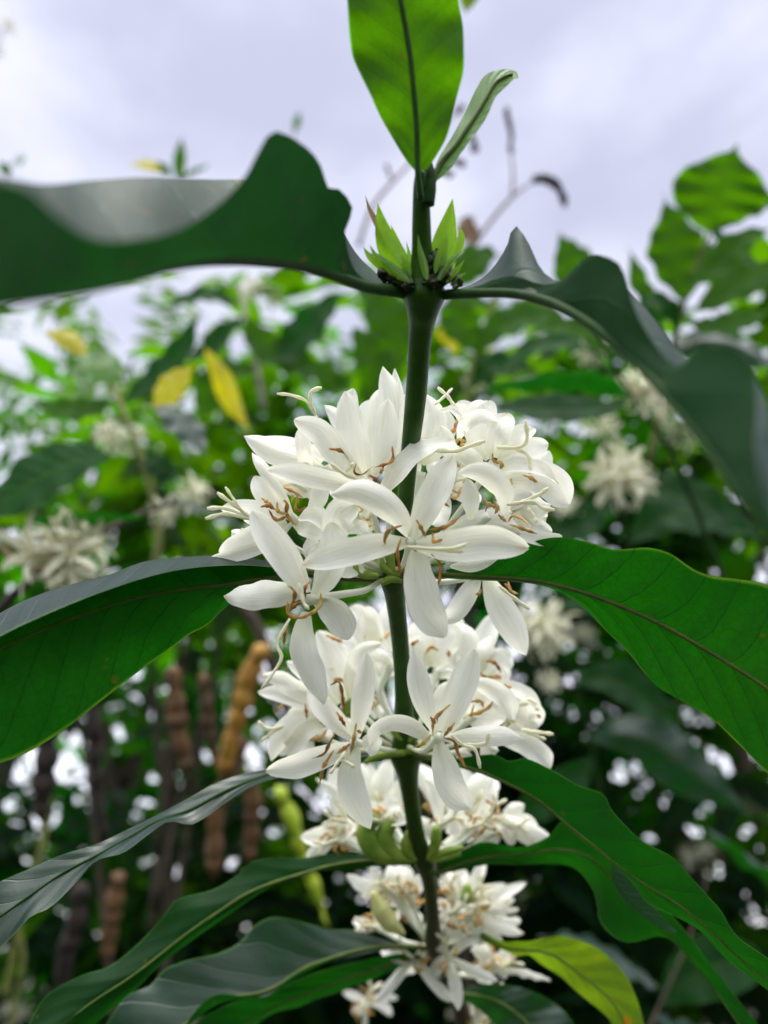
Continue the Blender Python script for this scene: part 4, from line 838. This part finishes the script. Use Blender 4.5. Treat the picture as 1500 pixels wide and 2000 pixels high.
# ---------------------------------------------------------------- shrubs and trees behind
LT = {}
def leaf_template(nl, nw):
    us, vs, zz = [], [], []
    for i in range(nl + 1):
        t = i / nl; w = w_leaf(t) * .5 if 0 < i < nl else .02
        for j in range(nw + 1):
            u = -1 + 2 * j / nw
            us.append((u * w * .42, t, u)); 
    return us
def crown_data(blobs, seed, leaf=.12, aspect=1.0, droop=.5, nl=4, nw=2, perb=10, curl=.25):
    """blobs: (centre, radii, number of branchlets)"""
    r = np.random.default_rng(seed)
    tmpl = np.array(leaf_template(nl, nw)); nvt = len(tmpl)
    base_f = []
    for i in range(nl):
        for j in range(nw):
            a = i * (nw + 1) + j; base_f.append((a, a + 1, a + nw + 2, a + nw + 1))
    base_f = np.array(base_f)
    Vs, Us = [], []; cnt = 0
    for c, rad, nb in blobs:
        c = np.array(c); rad = np.array(rad)
        for k in range(nb):
            g = r.normal(size=3); g /= np.linalg.norm(g); p0 = c + g * rad * (.35 + .65 * r.random() ** .6)
            dirn = g * np.array([1, 1, .3]) + r.normal(size=3) * .35; dirn /= np.linalg.norm(dirn)
            side = np.cross(dirn, [0, 0, 1.0]); side /= (np.linalg.norm(side) + 1e-6)
            for q in range(perb // 2):
                pos = p0 + dirn * leaf * .42 * q + np.array([0, 0, -.02 * q * q * leaf])
                for sgn in (-1, 1):
                    ld = dirn * r.uniform(.15, .8) + side * sgn * r.uniform(.5, 1.1) + np.array([0, 0, -droop * r.uniform(-.1, 1.2)]) + r.normal(size=3) * .15
                    ld /= np.linalg.norm(ld)
                    nz = np.array([0, 0, 1.0]) + r.normal(size=3) * .45; wd = np.cross(ld, nz); wd /= (np.linalg.norm(wd) + 1e-6); nn = np.cross(wd, ld)
                    Ls = leaf * r.uniform(.6, 1.2)
                    x = tmpl[:, 0:1] * Ls * aspect; y = tmpl[:, 1:2] * Ls
                    z = -curl * Ls * tmpl[:, 1:2] ** 2 + .06 * Ls * np.abs(tmpl[:, 2:3]) * aspect
                    Vs.append(pos + wd * x + ld * y + nn * z); Us.append(tmpl[:, [2, 1]]); cnt += 1
    V = np.concatenate(Vs); U = np.concatenate(Us)
    Fc = (base_f[None] + (np.arange(cnt) * nvt)[:, None, None]).reshape(-1, 4)
    return V, Fc, U
def fast_mesh(name, V, Fc, U, mat, parent):
    me = bpy.data.meshes.new(name)
    off = np.array(worldloc(parent)) if parent else 0
    me.vertices.add(len(V)); me.vertices.foreach_set('co', (V - off).astype(np.float32).ravel())
    me.loops.add(Fc.size); me.loops.foreach_set('vertex_index', Fc.astype(np.int32).ravel())
    me.polygons.add(len(Fc)); me.polygons.foreach_set('loop_start', np.arange(0, Fc.size, 4, dtype=np.int32))
    me.update(calc_edges=True)
    me.polygons.foreach_set('use_smooth', [True] * len(me.polygons))
    lay = me.uv_layers.new(name='UVMap'); lay.data.foreach_set('uv', U[Fc.ravel()].astype(np.float32).ravel())
    me.materials.append(M[mat]); me.validate()
    o = bpy.data.objects.new(name, me); COL.objects.link(o)
    if parent: o.parent = parent
    return o
def shrub(name, label, cat, foot, blobs, mat, seed, group=None, flowers=0, **kw):
    """foot=(x,y); blobs in world space"""
    t = thing(name, label, cat, (foot[0], foot[1], 0), group)
    top = max(b_[0][2] for b_ in blobs); r = kw.pop('trunk', .014)
    x, y = foot
    cx = sum(b_[0][0] for b_ in blobs) / len(blobs); cy = sum(b_[0][1] for b_ in blobs) / len(blobs)
    tube('trunk', [Vector((x, y, 0)), Vector((x + .04, y, top * .3)), Vector(((x + cx) / 2, (y + cy) / 2 + .03, top * .6)), Vector((cx, cy, top))], [r, r * .8, r * .55, r * .2], 'bark', t, n=12)
    rr = random.Random(seed)
    for b_ in blobs:
        c = Vector(b_[0])
        s = Vector(((x + cx) / 2, (y + cy) / 2, top * .45)).lerp(Vector((cx, cy, top)), rr.uniform(0, .5))
        tube('limb', [s, s.lerp(c, .5) + Vector((0, 0, .1)), c + Vector((0, 0, b_[1][2] * .6))], [r * .5, r * .35, r * .12], 'bark', t, n=8)
    V, Fc, U = crown_data(blobs, seed, **kw)
    fast_mesh('crown', V, Fc, U, mat, t)
    if flowers:
        for i in range(flowers):
            b_ = rr.choice(blobs); g = Vector((rr.gauss(0, 1), -abs(rr.gauss(0, 1)), rr.gauss(0, 1))).normalized()
            pos = Vector((b_[0][0] + g.x * b_[1][0], b_[0][1] + g.y * b_[1][1], b_[0][2] + g.z * b_[1][2]))
            ds = []
            for k in range(7):
                me = proto_meshes[k % 4]; a = rr.uniform(0, 6.28); q = Vector((math.cos(a), math.sin(a), rr.uniform(-.3, 1))).normalized()
                mtx = Matrix.Translation(pos + q * .02) @ q.to_track_quat('Z', 'Y').to_matrix().to_4x4()
                ds.append(([mtx @ v_.co for v_ in me.vertices], [tuple(p_.vertices) for p_ in me.polygons], [(0, .5)] * len(me.vertices)))
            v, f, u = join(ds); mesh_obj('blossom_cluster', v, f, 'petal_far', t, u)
    return t
def B(px, py, d, rx, rz, n, ry=None):   # a blob of foliage
    return (tuple(P(px, py, d)), (rx, ry or rx, rz), n)
GS = 'coffee shrubs behind the branch'
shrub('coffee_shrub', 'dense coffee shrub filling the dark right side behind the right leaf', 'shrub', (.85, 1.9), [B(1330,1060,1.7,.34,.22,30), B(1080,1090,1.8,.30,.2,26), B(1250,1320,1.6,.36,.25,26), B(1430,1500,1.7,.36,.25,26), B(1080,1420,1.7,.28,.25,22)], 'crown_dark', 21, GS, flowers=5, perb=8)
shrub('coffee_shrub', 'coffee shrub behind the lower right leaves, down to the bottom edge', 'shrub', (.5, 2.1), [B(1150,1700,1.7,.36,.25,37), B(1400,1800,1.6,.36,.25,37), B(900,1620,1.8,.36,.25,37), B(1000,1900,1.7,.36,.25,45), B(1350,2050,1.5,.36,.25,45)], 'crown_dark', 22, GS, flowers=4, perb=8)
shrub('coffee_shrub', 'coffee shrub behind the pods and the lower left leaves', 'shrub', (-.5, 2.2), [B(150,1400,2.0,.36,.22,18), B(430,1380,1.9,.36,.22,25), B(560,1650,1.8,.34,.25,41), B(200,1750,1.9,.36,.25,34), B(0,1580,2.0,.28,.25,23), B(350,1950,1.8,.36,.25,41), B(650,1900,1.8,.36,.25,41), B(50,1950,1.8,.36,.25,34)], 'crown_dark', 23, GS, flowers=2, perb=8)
shrub('coffee_shrub', 'leafy coffee shrub with bright backlit leaves just left of the topmost whorl', 'shrub', (-.35, 1.7), [B(600,740,1.35,.20,.10,10), B(430,830,1.4,.24,.12,11), B(480,980,1.4,.26,.14,18), B(210,960,1.45,.26,.12,14), B(60,1090,1.4,.22,.14,18), B(350,1140,1.4,.28,.15,22)], 'crown', 24, GS, leaf=.10, flowers=3, perb=6)
shrub('coffee_shrub', 'leafy coffee shrub behind the stem between the first node and the topmost whorl', 'shrub', (.15, 1.8), [B(790,760,1.5,.22,.10,9), B(960,780,1.45,.22,.10,9), B(900,930,1.5,.28,.15,16), B(700,940,1.5,.28,.15,15), B(1080,820,1.5,.2,.12,9)], 'crown', 25, GS, leaf=.10, flowers=2, perb=6)
shrub('coffee_shrub', 'leafy coffee shrub behind the green shoot at the right edge', 'shrub', (1.0, 1.5), [B(1430,760,1.3,.18,.10,10), B(1300,830,1.35,.22,.12,13), B(1480,920,1.3,.22,.14,14)], 'crown', 26, GS, leaf=.10, flowers=2, perb=6)
GT = 'shade trees beyond the coffee shrubs'
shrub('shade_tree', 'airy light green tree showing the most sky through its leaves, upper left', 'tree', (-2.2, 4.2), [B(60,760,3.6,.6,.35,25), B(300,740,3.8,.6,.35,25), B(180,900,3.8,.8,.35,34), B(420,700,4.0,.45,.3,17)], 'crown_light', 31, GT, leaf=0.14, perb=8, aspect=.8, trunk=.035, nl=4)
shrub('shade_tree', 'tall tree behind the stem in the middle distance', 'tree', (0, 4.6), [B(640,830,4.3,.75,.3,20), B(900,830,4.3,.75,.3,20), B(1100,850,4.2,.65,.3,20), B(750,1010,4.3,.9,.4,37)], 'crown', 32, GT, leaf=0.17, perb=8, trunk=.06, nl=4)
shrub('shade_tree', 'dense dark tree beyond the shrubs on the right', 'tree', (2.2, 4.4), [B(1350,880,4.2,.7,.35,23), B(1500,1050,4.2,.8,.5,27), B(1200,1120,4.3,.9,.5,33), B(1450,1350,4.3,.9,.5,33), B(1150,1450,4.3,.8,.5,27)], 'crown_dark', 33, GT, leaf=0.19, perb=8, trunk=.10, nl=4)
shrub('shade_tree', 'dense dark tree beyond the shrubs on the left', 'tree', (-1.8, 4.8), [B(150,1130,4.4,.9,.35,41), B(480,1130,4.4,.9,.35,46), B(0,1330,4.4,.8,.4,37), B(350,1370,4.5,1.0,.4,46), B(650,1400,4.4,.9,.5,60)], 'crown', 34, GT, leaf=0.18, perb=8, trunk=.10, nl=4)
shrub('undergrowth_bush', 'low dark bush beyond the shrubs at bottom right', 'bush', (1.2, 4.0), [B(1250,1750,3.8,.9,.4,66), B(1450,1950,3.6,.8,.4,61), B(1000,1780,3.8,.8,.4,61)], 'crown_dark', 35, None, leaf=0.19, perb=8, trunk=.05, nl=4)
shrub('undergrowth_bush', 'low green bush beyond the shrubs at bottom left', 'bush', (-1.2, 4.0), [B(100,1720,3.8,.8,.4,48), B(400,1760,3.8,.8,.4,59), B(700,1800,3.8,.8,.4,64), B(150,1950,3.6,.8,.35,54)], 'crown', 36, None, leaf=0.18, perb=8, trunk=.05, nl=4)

GB = 'unseen coffee shrubs added around the viewer to block low light'  # unseen shrubs, added to cut the low light coming from behind the lens
for k_, (x_, y_) in enumerate(((-1.5, .3), (1.6, .2), (-1.3, -1.4), (.2, -1.8), (1.6, -1.3))):
    shrub('coffee_shrub', 'unseen coffee shrub added beside or behind the viewer to block low light', 'shrub', (x_, y_), [((x_, y_, 1.9), (.55, .55, .35), 60), ((x_ + .2, y_, 1.3), (.6, .6, .35), 70), ((x_ - .2, y_, .75), (.6, .6, .3), 60)], 'crown_dark', 50 + k_, GB, perb=8)
# ---------------------------------------------------------------- ground
gv, gf, gu = [], [], []
n = 60; S = 160
for i in range(n + 1):
    for j in range(n + 1):
        x = (j / n - .5); y = (i / n - .5); x = math.copysign(abs(x) ** 2.2, x) * 4.6 * S; y = math.copysign(abs(y) ** 2.2, y) * 4.6 * S
        gv.append((x, y, .06 * noise.noise(Vector((x * .3, y * .3, 0))) - .05)); gu.append((x, y))
for i in range(n):
    for j in range(n):
        a = i * (n + 1) + j; gf.append((a, a + 1, a + n + 2, a + n + 1))
g = mesh_obj('ground', gv, gf, 'ground', None, gu); g['kind'] = 'structure'

# ---------------------------------------------------------------- light: overcast
SUN_EL, SUN_AZ = 76.0, 190.0             # azimuth from +Y towards +X
w = bpy.data.worlds.new('World'); sc.world = w; w.use_nodes = True
nt = w.node_tree; nt.nodes.clear(); L = nt.links
sky = N(nt, 'ShaderNodeTexSky'); sky.sky_type = 'NISHITA'; sky.sun_disc = False
sky.sun_elevation = math.radians(SUN_EL); sky.sun_rotation = math.radians(SUN_AZ)
tc = N(nt, 'ShaderNodeTexCoord'); sp = N(nt, 'ShaderNodeSeparateXYZ'); L.new(tc.outputs['Generated'], sp.inputs[0])
zc = ramp(nt, math_(nt, 'ADD', math_(nt, 'MULTIPLY', sp.outputs[1], -.5), math_(nt, 'MULTIPLY', sp.outputs[2], .866)), .58, .97)
mp = N(nt, 'ShaderNodeMapping'); mp.inputs['Scale'].default_value = (1, 1, 2.2); L.new(tc.outputs['Generated'], mp.inputs[0])
c1 = noise_(nt, 3.2, 6, vec=mp.outputs[0], rough=.5)
cloud = mixc(nt, ramp(nt, c1, .30, .70), (.58, .57, .70), (.95, .94, 1.05))
hz = math_(nt, 'SUBTRACT', 1.0, ramp(nt, sp.outputs[2], .15, .74))
cloud = mixc(nt, hz, cloud, (1.55, 1.52, 1.66))
cloud = mixc(nt, zc, cloud, (4.5, 4.45, 4.3))
b1 = N(nt, 'ShaderNodeBackground'); L.new(cloud, b1.inputs[0]); b1.inputs[1].default_value = .80
b2 = N(nt, 'ShaderNodeBackground'); L.new(sky.outputs[0], b2.inputs[0]); b2.inputs[1].default_value = .05
ad = N(nt, 'ShaderNodeAddShader'); L.new(b1.outputs[0], ad.inputs[0]); L.new(b2.outputs[0], ad.inputs[1])
ow = N(nt, 'ShaderNodeOutputWorld'); L.new(ad.outputs[0], ow.inputs[0])
sun = bpy.data.lights.new('sun', 'SUN'); sun.energy = 1.5; sun.angle = math.radians(22); sun.color = (1.0, .96, .88)
so = bpy.data.objects.new('sun', sun); COL.objects.link(so); so.location = (0, 0, 6)
so.rotation_euler = Euler((math.radians(-(90 - SUN_EL)), 0, math.radians(-SUN_AZ)))

sc.view_settings.view_transform = 'Standard'; sc.view_settings.look = 'None'; sc.view_settings.exposure = 0.25; sc.view_settings.gamma = 1
sc.render.engine = 'CYCLES'
sc.cycles.max_bounces = 10; sc.cycles.transparent_max_bounces = 6; sc.cycles.diffuse_bounces = 5; sc.cycles.transmission_bounces = 6
